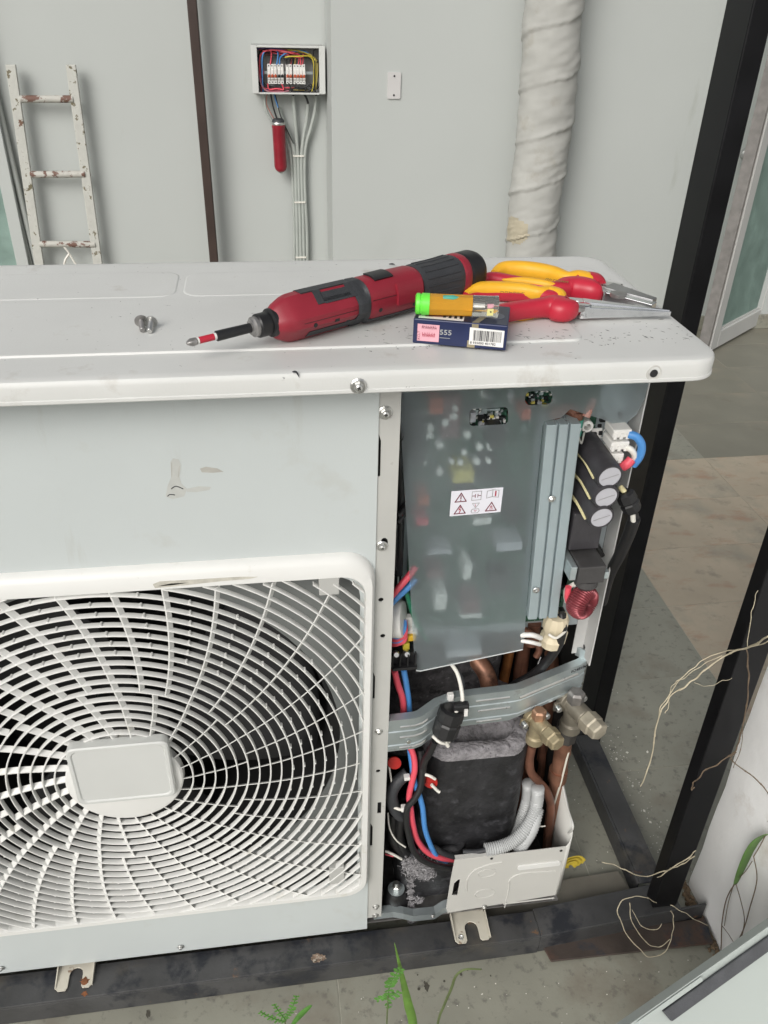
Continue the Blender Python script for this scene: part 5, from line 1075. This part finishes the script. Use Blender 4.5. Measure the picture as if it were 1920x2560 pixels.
def make_handle(par, cpts, radii, m, nm, z, lo=0):
    P_ = [PZ(a_, b_2, z) for a_, b_2 in cpts]; V = [Vector((rh, rw, 0)) for rh, rw in radii]
    Q = interp(P_, 6); W = interp(V, 6); return handle(par, Q, [(w_.x, w_.y) for w_ in W], m).build(nm, m, par, smooth=50)
# front, long-nosed pair
pl1 = thing('long_nose_pliers', 'long nosed pliers with yellow and red grips and chrome jaws, nearest the cover edge', 'pliers', PZ(1230, 665, TZ))
zH = TZ+.0095
make_handle(pl1, [(1006, 638), (1030, 632), (1080, 631), (1130, 634), (1170, 640), (1200, 646), (1222, 656)], [(.003, .004), (.0080, .0075), (.0090, .0085), (.0088, .0085), (.0078, .0075), (.0085, .0095), (.006, .006)], PRED, 'grip', zH)
make_handle(pl1, [(1008, 632), (1030, 626), (1080, 625), (1130, 628), (1165, 634), (1185, 632), (1208, 640), (1214, 650)], [(.002, .003), (.0075, .0072), (.0080, .0082), (.0078, .0080), (.0070, .0066), (.0070, .0068), (.0070, .0070), (.003, .003)], PYEL, 'grip_inlay', zH+.0030)
make_handle(pl1, [(1030, 690), (1060, 684), (1100, 674), (1140, 668), (1175, 664), (1196, 664), (1214, 668), (1226, 668), (1234, 665)], [(.006, .006), (.0090, .0085), (.0090, .0090), (.0088, .0090), (.0095, .0100), (.0112, .0150), (.0112, .0160), (.0105, .0120), (.0085, .0090)], PRED, 'grip', zH+.0018)
make_handle(pl1, [(1112, 688), (1128, 681), (1148, 677), (1166, 676)], [(.002, .002), (.0055, .0042), (.0060, .0042), (.001, .001)], PYEL, 'grip_inlay', zH-.0045)
def bar(par, A, B, w0, w1, h0, h1, m, nm, n=6, crown=0, bevel=.0006):
    t_ = (B-A).normalized(); s_ = t_.cross(Vector((0, 0, 1))).normalized(); u = Vector((0, 0, 1)); rs = []
    for i in range(n+1):
        f_ = i/n; p = A.lerp(B, f_); w_ = w0+(w1-w0)*f_; h_ = h0+(h1-h0)*f_
        rs.append([p+s_*w_-u*h_, p+s_*w_+u*h_, p-s_*w_+u*h_, p-s_*w_-u*h_])
    return MB().rings(rs).build(nm, m, par, smooth=0, bevel=bevel)
zJ = TZ+.0075
bar(pl1, PZ(1232, 668, zJ), PZ(1268, 668, zJ), .0065, .0080, .0055, .0060, CHROME, 'pivot_shank')
bar(pl1, PZ(1215, 653, zJ), PZ(1262, 660, zJ), .0040, .0060, .0050, .0055, CHROME, 'pivot_shank')
bar(pl1, PZ(1262, 671, zJ-.0005), PZ(1449, 677, zJ-.002), .0078, .0012, .0058, .0022, CHROME, 'jaw')
bar(pl1, PZ(1258, 660, zJ+.001), PZ(1446, 674, zJ-.001), .0060, .0010, .0060, .0022, CHROME, 'jaw')
c = PZ(1252, 664, zJ+.006); MB().lathe(c, (0, 0, 1), [(-.003, .0055), (.0008, .0055), (.0014, .004)], 18).build('pivot_bolt', DSTEEL, pl1)
MB().lathe(PZ(1260, 671, zJ), (0, 0, 1), [(-.006, .0072), (.0062, .0072), (.0068, .006)], 20).build('pivot_joint', CHROME, pl1)
# rear pair: combination pliers
pl2 = thing('combination_pliers', 'combination pliers with yellow and red grips and blunt steel jaws, behind the long nosed pair', 'pliers', PZ(1290, 625, TZ))
make_handle(pl2, [(1066, 592), (1090, 586), (1140, 588), (1190, 596), (1230, 606), (1256, 608), (1280, 612), (1296, 620)], [(.003, .004), (.0085, .0080), (.0095, .0090), (.0092, .0088), (.0080, .0080), (.0100, .0110), (.0110, .0130), (.0070, .0075)], PRED, 'grip', zH)
make_handle(pl2, [(1067, 589), (1090, 582), (1140, 583), (1190, 591), (1225, 601), (1250, 600), (1270, 607), (1276, 614)], [(.003, .004), (.0085, .0082), (.0090, .0092), (.0085, .0088), (.0070, .0072), (.0080, .0082), (.0080, .0090), (.003, .003)], PYEL, 'grip_inlay', zH+.0030)
make_handle(pl2, [(1036, 606), (1060, 604), (1110, 612), (1160, 622), (1200, 626), (1225, 622), (1250, 624), (1280, 630), (1290, 630)], [(.003, .004), (.0080, .0080), (.0080, .0082), (.0080, .0082), (.0085, .0090), (.0110, .0125), (.0125, .0140), (.0120, .0125), (.009, .009)], PRED, 'grip', zH)
make_handle(pl2, [(1085, 604), (1130, 610), (1180, 618), (1215, 621)], [(.001, .001), (.0055, .0045), (.0060, .0045), (.001, .001)], PYEL, 'grip_inlay', zH+.004)
bar(pl2, PZ(1286, 630, zJ), PZ(1330, 638, zJ), .0060, .0085, .0055, .0060, STEEL, 'pivot_shank'); bar(pl2, PZ(1292, 618, zJ), PZ(1335, 630, zJ), .0060, .0085, .0055, .0065, STEEL, 'pivot_shank')
JW = mat('brushed_jaw_steel', (.36, .36, .36), .35, .9, var=.15, vs=60)
bar(pl2, PZ(1318, 638, zJ), PZ(1412, 664, zJ-.001), .0120, .0055, .0060, .0042, CHROME, 'jaw'); bar(pl2, PZ(1312, 628, zJ+.0008), PZ(1413, 655, zJ), .0110, .0050, .0065, .0048, JW, 'jaw')
c = PZ(1336, 634, zJ+.007); MB().lathe(c, (0, 0, 1), [(-.003, .0085), (.0006, .0085), (.001, .0065)], 20).build('pivot_bolt', DSTEEL, pl2)
for k in range(3): p = PZ(1296+k*9, 636+k*1.5, zJ+.001); MB().lathe(p, (0, 0, 1), [(-.007, .0028), (.0045, .0028)], 10).build('crimp_boss', CHROME, pl2)
for (par, a_, b_2, s_, txt, dx) in ((pl1, 1082, 632, .0085, 'PROTECT', .9), (pl2, 1178, 604, .0050, '1000V VDE', .9)):
    o_ = PZ(a_, b_2, zH+.0102); u_ = (PZ(a_+60, b_2+(4 if par is pl1 else 9), zH+.0102)-o_).normalized(); w_ = Vector((0, 0, 1)).cross(u_)
    k_ = MB(); rg = random.Random(int(a_))
    for i in range(6):
        x_ = i*.0042; fn = lambda u, v: o_+u_*u+w_*v
        strokes(k_, [((x_, 0), (x_, .0042)), ((x_, .0042 if rg.random() < .6 else .002), (x_+.0024, .0042 if rg.random() < .5 else .002))]+([((x_+.0024, 0), (x_+.0024, .003))] if rg.random() < .6 else []), .0006, fn, (0, 0, .0003))
    k_.build('worn_grip_print', mat('worn_print', (.30, .19, .04), .6), par, smooth=0)
# --- cigarette pack
q0 = PZ(891, 741, TZ); q1 = PZ(1092, 758, TZ); bx = (q1-q0); bw_ = bx.length; bx.normalize(); by = Vector((0, 0, 1)).cross(bx)
BH, BD = .0235, .052
rotb = Matrix((bx, by, Vector((0, 0, 1)))).transposed()
pk = thing('cigarette_pack', 'dark blue cigarette pack with pink stamp and white barcode sticker beside the pliers', 'cigarette pack', q0, rot=rotb)
MB().box((0, 0, 0), (bw_, BD, BH)).build('carton', NAVY, pk, smooth=0, bevel=.0010, local=True)
def pside(x0, z0, x1, z1, m, nm, o=.0003, par=None): return MB().box((x0, -o, z0), (x1, -.0001 if o <= .0003 else -.0003, z1)).build(nm, m, par or pk, smooth=0, local=True)
def ptop(pts_, m, nm, h=.0003, par=None): return MB().plate(pts_, [], lambda u, v: (u, v, BH+h-.0002), (0, 0, .0002)).build(nm, m, par or pk, smooth=0, local=True)
ptop([(.001, .001), (bw_-.001, .001), (bw_-.001, BD-.001), (.001, BD-.001)], NAVYT, 'top_print')
ptop([(.004, .002), (.045, .002), (.045, .030), (.006, .030)], PAPER, 'health_warning', .0006)
ptop([(.010, .006), (.028, .008), (.034, .014), (.030, .026), (.012, .026), (.009, .016)], PHOTO, 'warning_picture', .0009)
for k in range(4): ptop([(.026+.005*k, .006), (.0285+.005*k, .006), (.0285+.005*k, .018), (.026+.005*k, .018)], INK, 'warning_text', .0011)
ptop([(.053, .0005), (.059, .0005), (.066, .020), (.060, .020)], GOLD, 'gold_band', .0006)
pside(.053, BH*.62, .059, BH-.0008, GOLD, 'gold_band'); pside(.050, .0005, .057, BH*.3, GOLD, 'gold_band')
pside(0.004, .0030, .024, BH-.0045, PINK, 'pink_stamp', .0003)
fn = lambda u, v: (.0068+u, -.0004, .0030+v)
segs = []; rp = random.Random(2)
for row, (yy_, n_) in enumerate(((.0120, 7), (.0045, 6))):
    for k in range(n_):
        x_ = .0012+.0020*k+.002*row*.5; h_ = .0026 if row == 0 else .0036
        segs += [((x_, yy_), (x_+rp.uniform(-.0004, .0006), yy_+h_)), ((x_, yy_+h_*rp.uniform(.2, .8)), (x_+.0011, yy_+h_*rp.uniform(.2, 1))), ((x_+.0011, yy_), (x_+.0011, yy_+h_*.6))]
strokes(MB(), segs[:21], .00035, fn, (0, -.0001, 0)).build('stamp_text', INKM, pk, smooth=0, local=True); strokes(MB(), segs[21:], .00045, fn, (0, -.0001, 0)).build('stamp_text', INKR, pk, smooth=0, local=True)
fnv = lambda u, v: (.0052+v*1.0, -.0004, .0035+u)
text_mb('KCLT', .0034, lambda u, v: (.0066-v, -.00045, .0040+u)).build('stamp_text', INKM, pk, smooth=0, local=True)
text_mb('555', .0075, lambda u, v: (.0243+u*1.0, -.0003, .0105+v*.9), .0001).build('number_print', SILV, pk, smooth=0, local=True)
pside(.0245, .0072, .034, .0076, SILV, 'print_rule')
stx = .0515; bs = MB().hexa([(stx, -.0002, .0035), (stx+.031, -.0002, .0030), (stx+.031, -.0002, BH-.0048), (stx, -.0002, BH-.0040)], (0, -.0003, 0)).build('barcode_sticker', PAPER, pk, smooth=0, local=True)
k_ = MB(); x_ = stx+.0035; rb = random.Random(8)
while x_ < stx+.0285:
    w_ = rb.choice([.0003, .0003, .0006, .0009]); k_.box((x_, -.0007, .0075), (x_+w_, -.0005, BH-.0062)); x_ += w_+rb.choice([.0004, .0004, .0007])
k_.build('barcode', INK, bs, smooth=0, local=True)
text_mb('8 935000 401782', .0033, lambda u, v: (stx+.001+u, -.0007, .0043+v), 0.00005).build('barcode_digits', INK, bs, smooth=0, local=True)
ptop(circ(.072, .022, .009, 24), mat('seal_print', (.10, .11, .15), .35), 'round_seal', .0006)
# --- transparent tube resting on the pack
RT = .0098; zt = TZ+BH+RT+.0010
ta, tb_ = PZ(897, 656, zt), PZ(1076, 663, zt); td_ = (tb_-ta).normalized(); tl2 = (tb_-ta).length
tu = thing('plastic_tube', 'see-through amber lighter shaped tube with bright green end lying on the cigarette pack', 'lighter', ta-Vector((0, 0, RT)))
MB().lathe(ta, td_, [(0, RT*.75), (.001, RT*.98), (.004, RT*1.0), (.0045, RT*.93), (.0055, RT*.93), (.006, RT*1.02), (.0128, RT*1.02)], 10).build('green_base', GREENC, tu, smooth=40)
MB().lathe(ta+td_*.0129, td_, [(0, RT*.98), (.0385, RT*.98)], 10).build('amber_body', AMBER, tu, smooth=30)
MB().lathe(ta+td_*.0515, td_, [(0, RT*.98), (tl2-.0565, RT*.98), (tl2-.053, RT*1.02), (tl2-.0515, RT*1.0)], 10).build('clear_head', CLEAR, tu, smooth=30)
MB().cyl(ta+td_*.052, ta+td_*(tl2-.012), RT*.28, 8).build('inner_rod', STEEL, tu)
c = ta+td_*(tl2-.009); MB().box(c+Vector((-.0030, -RT*1.02, -.0050)), c+Vector((.0025, -RT*.85, .0010))).build('yellow_tab', mat('pale_yellow_tab', (.75, .70, .28), .5), tu, smooth=0); MB().box(c+Vector((-.0030, -RT*.95, .0015)), c+Vector((.0025, -RT*.75, .0050))).build('pink_tab', PINK, tu, smooth=0)
MB().cyl(c+Vector((0, -RT*1.06, -.0015)), c+Vector((0, -RT*1.0, -.0015)), .0007, 8).build('tab_dot', INK, tu)
c = ta+td_*.032; MB().lathe(c+Vector((0, -RT*.35, RT*.78)), td_, [(-.008, .0022), (.001, .0028), (.008, .0006)], 8).build('green_insert', TEAL, tu)
# --- two loose screws
for (a_, b_2, ang_, lb) in ((305, 700, 200, 'small dull screw lying on the cover, left one of the touching pair'), (326, 702, 215, 'small bright screw lying on the cover, right one of the touching pair')):
    c = PZ(a_, b_2-6, TZ+.0060); s_ = thing('loose_screw', lb, 'screw', c, 'loose screws on the cover')
    e_ = PZ(a_+(3 if a_ < 310 else -3), b_2+14, TZ+.0025); d_ = (e_-c).normalized(); m = DSTEEL if a_ < 310 else STEEL
    MB().lathe(c, -d_, [(0, .0062), (.0008, .0062), (.0012, .0045), (.0030, .0042), (.0036, .003)], 20).build('head', m, s_)
    MB().tube([c, c.lerp(e_, .5), c+(e_-c)*1.0], .0024, 10, 9, corr=.08).build('shank', m, s_)
# curled specks on the cover: small black swarf
for (a_, b_2, s_, lb) in ((848, 572, 1, 'curled black plastic sliver on the cover behind the screwdriver'), (640, 806, .8, 'tiny dark sliver on the cover rim left of the rim screw')):
    c = PZ(a_, b_2, CT+.002) if a_ == 848 else PY(a_, b_2, YLIP-.0005)
    tag(MB().tube([c+Vector((-.004*s_, .003, .000)), c+Vector((0, 0, .001)), c+Vector((.003*s_, -.001 if a_ == 848 else 0, -.000 if a_ == 848 else -.004))], lambda t: .0009*math.sin(math.pi*min(.95, t+.05))+.0001, 6).build('sliver', DARKG), lb, 'sliver')
g = MB(); rk = random.Random(31)
for k in range(420):
    if k < 240: x, y = rk.uniform(.09, .41), .722+rk.gauss(0, .020)+.05*(rk.random() < .25)
    else: x, y = rk.uniform(-.28, .41), rk.uniform(.70, .99)
    if not (.700 < y < .985): continue
    L2_ = rk.choice([.0008, .0012, .0022, .0035, .0060]) if k < 240 else rk.choice([.0006, .0009]); a_ = rk.gauss(.9, .7); d1 = Vector((math.cos(a_), -math.sin(a_)*.6, 0))*L2_*.6; n2 = Vector((-d1.y, d1.x, 0)).normalized()*rk.choice([.0003, .0005, .0008])
    p = Vector((x, y, CT+(.0021 if (y > .716 and y < .853 and x < .296) else .0001))); g.hexa([p-d1, p-n2*.7+d1*.2, p+d1, p+n2], (0, 0, .00012))
g.build('dirt_flecks', mat('dirt_grey', (.13, .13, .125), .8), cover, smooth=0, kind='stuff')
STN = mat('wet_dirt_stain', (.075, .07, .055), .6, var=.3, vs=200)
for (a_, b_2, r_, sq) in ((921, 2130, .0052, 1.9), (905, 2136, .0030, 1), (960, 2120, .0024, 1), (995, 2102, .0032, 1.6), (1010, 2095, .002, 1), (740, 2098, .0034, .8), (764, 2090, .0024, .8), (722, 2088, .0016, 1), (320, 2190, .004, 2.2), (902, 2106, .0016, 1), (1060, 2108, .0018, 1)):
    c = PZ(a_, b_2, 0); rq = random.Random(a_)
    MB().plate([(c.x+r_*math.cos(t_)*q_, c.y+r_*sq*math.sin(t_)*q_) for t_, q_ in [(2*math.pi*k/18, rq.uniform(.45, 1)) for k in range(18)]], [], lambda u, v: (u, v, .0002), (0, 0, .0002)).build('stain', STN, floor, smooth=0)
# ================================================================= LEANING SPARE PANEL
A = PZ(1345, 2216, .30); B = PZ(1665, 1991, .30)
ed = (B-A).normalized(); dn_ = Vector((ed.y, -ed.x, 0)).normalized(); down = (dn_*.72+Vector((0, 0, -.69))).normalized(); nm_ = ed.cross(down).normalized(); nm_ = nm_ if nm_.z > 0 else -nm_
A2 = A-ed*.02; L2 = .36
sp2 = thing('spare_panel', 'removed pale grey metal panel with dark foam strip leaning at the lower right', 'panel', A)
def Q(s_, d_, h=0): return A2+ed*s_+down*d_+nm_*h
MB().hexa([Q(0, 0), Q(L2, 0), Q(L2, .36), Q(0, .36)], nm_*.0015).build('sheet', PGREY, sp2, smooth=0)
MB().hexa([Q(0, -.0006, -.01), Q(L2, -.0006, -.01), Q(L2, -.0006, .0065), Q(0, -.0006, .0065)], down*.0014).build('edge_flange', PGREY, sp2, smooth=0, bevel=.0006)
MB().hexa([Q(.035, .0012, .0068), Q(.135, .0012, .0068), Q(.135, .006, .0068), Q(.035, .006, .0068)], nm_*.001).build('flange_fold', PGREY, sp2, smooth=0)
MB().hexa([Q(.072, .0090, .0018), Q(L2, .0090, .0018), Q(L2, .0235, .0018), Q(.078, .0235, .0018)], nm_*.0045).build('foam_strip', FOAM, sp2, smooth=0, bevel=.0012)
# ================================================================= PLANTS, TENDRILS, LITTER
def blade(P_, wd, m, name='blade', parent=None):
    Q_ = interp([Vector(p) for p in P_], 6); g = MB(); n_ = len(Q_); vv = []
    for i, p in enumerate(Q_):
        t_ = (Q_[min(i+1, n_-1)]-Q_[max(0, i-1)]).normalized(); s_ = t_.cross(Vector((0, -1, .4))).normalized(); w_ = wd(i/(n_-1))
        vv += [p-s_*w_, p+Vector((0, .25*w_, -.25*w_)), p+s_*w_]
    g.add(vv, [(3*i+k, 3*i+k+1, 3*i+k+4, 3*i+k+3) for i in range(n_-1) for k in (0, 1)])
    o = g.build(name, m, parent, smooth=60); sm = o.modifiers.new('t', 'SOLIDIFY'); sm.thickness = .0004; return o
def gr(pts_, y): return [PY(a_, b_2, y) for a_, b_2 in pts_]
b0_ = gr([(852, 2036), (862, 2080), (872, 2125), (882, 2170), (893, 2225)], .50); bt = b0_[-1].copy(); bt.z = 0; bt.x += .01
tag(blade(b0_+[bt], lambda t: .0002+.0052*min(1, t*1.6), GRASS, 'grass_blade'), 'tall bright green grass blade with a pointed tip before the front beam', 'grass')
b1_ = gr([(1040, 2094), (1005, 2094), (985, 2108), (975, 2135), (960, 2170), (945, 2215)], .52); bt = b1_[-1].copy(); bt.z = 0
tag(blade(b1_+[bt], lambda t: .0003+.0016*math.sin(math.pi*min(1, .15+t*.7)), OLIVE, 'grass_blade'), 'bent olive green grass stem curving over to the right near the beam', 'grass')
def frond(par, P_, ll_, n_, nm='frond'):
    Q_ = interp([Vector(p) for p in P_], 8); MB().tube(Q_, .0007, 6, 1).build('stalk', FERN, par)
    for i in range(n_):
        f_ = (i+.6)/n_; k = f_*(len(Q_)-1); p = Q_[int(k)].lerp(Q_[min(int(k)+1, len(Q_)-1)], k-int(k)); t_ = (Q_[min(int(k)+1, len(Q_)-1)]-Q_[max(0, int(k)-1)]).normalized()
        for sg in (-1, 1):
            s_ = t_.cross(Vector((0, -1, .3))).normalized()*sg; d_ = (s_*.85+t_*.45).normalized(); L_ = ll_*(1-.45*abs(f_-.5)*1.4)*random.uniform(.85, 1.1); w_ = L_*.30; q_ = d_.cross(Vector((0, -1, .3))).normalized(); tl_2 = Vector((0, random.uniform(-.2, .2)*L_, random.uniform(-.25, .1)*L_))
            g = MB(); ps = [p]+[p+d_*L_*a_+q_*w_*b_+tl_2*a_ for a_, b_ in ((.2, .7), (.5, 1), (.8, .75), (1, 0), (.8, -.75), (.5, -1), (.2, -.7))]; g.add(ps, [tuple(range(8))]); g.build('leaflet', FERN, par, smooth=0)
f1 = thing('weed', 'small weed with feathery compound leaves overlapping the tall grass blade', 'weed', PY(860, 2200, .50))
frond(f1, gr([(838, 2150), (842, 2130), (850, 2112), (866, 2092)], .49), .0085, 9); frond(f1, gr([(832, 2160), (845, 2152), (862, 2142)], .49), .0080, 4); frond(f1, gr([(838, 2150), (828, 2155), (814, 2160)], .49), .0075, 3); frond(f1, gr([(834, 2150), (838, 2165), (840, 2178)], .49), .006, 3)
MB().tube([*gr([(838, 2150), (836, 2200), (834, 2250)], .49), Vector((PY(834, 2250, .49).x, .49, 0))], .0009, 6).build('stalk', OLIVE, f1)
f2 = thing('weed', 'low weed with three slender feathery leaves at the bottom edge left of the grass', 'weed', PY(620, 2210, .47))
frond(f2, gr([(618, 2200), (630, 2180), (640, 2152)], .47), .0055, 8); frond(f2, gr([(618, 2204), (606, 2190), (592, 2170)], .47), .0050, 7); frond(f2, gr([(616, 2208), (590, 2200), (562, 2186)], .47), .0050, 8)
blade(gr([(672, 2172), (650, 2192), (630, 2216)], .465), lambda t: .0004+.0028*math.sin(math.pi*min(1, .1+t*.8)), FERN, 'broad_leaf', f2); MB().tube([*gr([(617, 2205), (618, 2240)], .47), Vector((PY(618, 2240, .47).x, .47, 0))], .0009, 6).build('stalk', OLIVE, f2)
# tendrils hanging on the near post
td1 = thing('dry_tendril', 'long pale dry tendril arching out to the left from the near black post', 'tendril', PY(1560, 1440, .67))
yT = .67
rj = random.Random(17)
def tn(par, pts_, r_, m=DRY, y=yT):
    P_ = interp([PY(p[0], p[1], (p[2] if len(p) > 2 else y)) for p in pts_], 3); P_ = [P_[0]]+[p+Vector((rj.gauss(0, .0007), rj.gauss(0, .0006), rj.gauss(0, .0007))) for p in P_[1:]]
    rr_ = r_ if callable(r_) else (lambda t: r_); ph = rj.uniform(0, 9)
    return MB().tube(P_, lambda t: .78*rr_(t)*(1+.30*noise.noise(Vector((t*22, ph, 0)))+(.5 if abs((t*7) % 1-.5) < .03 else 0)), 6, 5).build('strand', m, par)
tn(td1, [(1659, 1375, .60), (1625, 1395, .64), (1575, 1412), (1530, 1440), (1490, 1475), (1450, 1505), (1425, 1545), (1412, 1600), (1402, 1650), (1385, 1697)], lambda t: .0014-.0004*t)
tn(td1, [(1659, 1385, .60), (1610, 1402, .64), (1560, 1410), (1525, 1422), (1490, 1450), (1455, 1485), (1430, 1530), (1414, 1590)], .0008); tn(td1, [(1560, 1416), (1510, 1440), (1480, 1465), (1458, 1475), (1445, 1500), (1446, 1525), (1436, 1540)], .0006)
tn(td1, [(1615, 1400, .65), (1618, 1350, .66), (1628, 1310, .67), (1638, 1275, .68)], .0005); tn(td1, [(1500, 1475), (1530, 1482), (1560, 1472), (1580, 1465)], .0004)
td2 = thing('dry_tendril', 'brown dry tendril wound down the face of the near black post', 'tendril', PY(1570, 1640, .68))
tn(td2, [(1612, 1402, .66), (1618, 1460, .665), (1612, 1530, .67), (1600, 1590, .675), (1590, 1620, .68), (1560, 1645, .68), (1520, 1668, .68), (1500, 1690, .685), (1493, 1706, .688), (1500, 1700, .685)], .0011, DRYB)
tn(td2, [(1590, 1625, .67), (1580, 1640, .67), (1610, 1665, .65), (1640, 1690, .64), (1665, 1730, .63)], .0010, DRYB); tn(td2, [(1604, 1570, .672), (1600, 1620, .672), (1586, 1660, .672)], .0006, DRYB)
td3 = thing('dry_tendril', 'pale dry tendril looped in rings round the foot of the near black post', 'tendril', PY(1420, 2010, .67))
tn(td3, [(1418, 1950, .668), (1390, 1938, .66), (1350, 1942, .658), (1336, 1965, .65), (1345, 2000, .642), (1370, 2040, .632), (1410, 2068, .622), (1440, 2050, .628), (1452, 2015, .64), (1455, 1985, .65), (1448, 1968, .655)], .0009)
tn(td3, [(1360, 1950, .66), (1365, 1990, .648), (1395, 2035, .634), (1425, 2045, .63), (1448, 2030, .634)], .0008); tn(td3, [(1365, 1965, .655), (1385, 1998, .645), (1415, 2008, .642), (1430, 1995, .646)], .0007)
td4 = thing('dry_tendril', 'thin pale tendril trailing from the side beam across to the near post', 'tendril', PY(1420, 1880, .70))
tn(td4, [(1300, 1862, .76), (1340, 1874, .745), (1370, 1888, .73), (1400, 1892, .71), (1440, 1880, .69), (1470, 1868, .69), (1500, 1850, .68)], .0010); tn(td4, [(1420, 1895, .70), (1450, 1875, .685), (1490, 1852, .68), (1502, 1838, .68)], .0010); tn(td4, [(1448, 1955, .672), (1470, 1968, .66), (1500, 1985, .65), (1530, 2000, .642)], .0007)
# green leaf and brown tendrils on the white wall
xq = .640
lf = thing('green_leaf', 'long green leaf with brown trailing tendrils hanging against the white plaster wall', 'leaf', PX(1600, 1900, xq))
blade([PX(a_, b_2, xq) for a_, b_2 in ((1655, 1802), (1635, 1815), (1618, 1840), (1600, 1880), (1588, 1910))], lambda t: .0008+.0065*math.sin(math.pi*min(1, .1+t*.85))**.7, mat('broad_leaf_green', (.10, .20, .05), .5, var=.2, vs=40), 'leaf_blade', lf)
for pts_, r_ in (([(1655, 1802), (1640, 1830), (1628, 1850)], .0008), ([(1628, 1850), (1635, 1900), (1620, 1960), (1605, 2010), (1580, 2055), (1562, 2065)], .0008), ([(1590, 1905), (1570, 1940), (1560, 1990), (1558, 2040), (1556, 2070)], .0009), ([(1585, 1910), (1572, 1955), (1565, 2000)], .0006), ([(1588, 1905), (1600, 1945), (1608, 1990), (1598, 2040)], .0007), ([(1625, 1860), (1612, 1880), (1598, 1895)], .0006), ([(1560, 2000), (1575, 2020), (1590, 2045)], .0005)):
    MB().tube([PX(a_, b_2, xq+.003) for a_, b_2 in pts_], r_, 6, 6).build('strand', DRYB, lf)
# yellow scrap
c = PZ(1238, 1888, .016)
ys = thing('yellow_scrap', 'crumpled yellow plastic scrap on the tiles beside the pipe cover', 'scrap', c)
for k in range(3):
    r_ = .008+.004*k; blade([c+Vector((r_*math.cos(a_)*1.2+.003*k, .010+r_*.4*math.sin(a_)+.003*k, .002+.008*abs(math.sin(a_)))) for a_ in (R_(x) for x in (10, 60, 110, 160, 185))], lambda t: .0040+.0015*math.sin(9*t), YELT, 'strip', ys)
# litter of white paint crumbs
g = MB(); rl = random.Random(21)
for k in range(230):
    if k < 140: x, y = rl.uniform(.50, .70), rl.uniform(.74, 1.35)
    else: x, y = rl.gauss(.64, .012), rl.uniform(.72, 1.1)
    s_ = rl.choice([.0006, .0009, .0013]) if rl.random() < .93 else .0030
    if .545 < x < .595 and y < 1.05: continue
    a_ = rl.uniform(0, 6); p = Vector((x, y, .0003)); d1 = Vector((math.cos(a_), math.sin(a_), .1))*s_; d2 = Vector((-math.sin(a_), math.cos(a_), 0))*s_*.7
    g.hexa([p-d1, p-d2, p+d1, p+d2], (0, 0, s_*.5))
for k in range(120):
    x, y = rl.uniform(-.3, .6), rl.uniform(.50, .64); s_ = rl.uniform(.0005, .0011); p = Vector((x, y, .0003)); g.hexa([p-Vector((s_, 0, 0)), p-Vector((0, s_, 0)), p+Vector((s_, 0, 0)), p+Vector((0, s_, 0))], (0, 0, s_*.5))
g.build('paint_crumbs', FLAKE, smooth=0, kind='stuff')
g = MB()
for k in range(260):
    y = rl.uniform(.60, .77); x = .647-abs(rl.gauss(0, .006)); s_ = rl.uniform(.001, .0045); p = Vector((x, y, .001)); g.lathe(p, (rl.uniform(-1, 1), rl.uniform(-1, 1), 1), [(-s_*.3, s_*.6), (s_*.4, s_), (s_, s_*.3)], 5)
g.build('rubble', mat('brown_rubble', (.17, .12, .075), .9, var=.5, vs=150), smooth=0, kind='stuff')
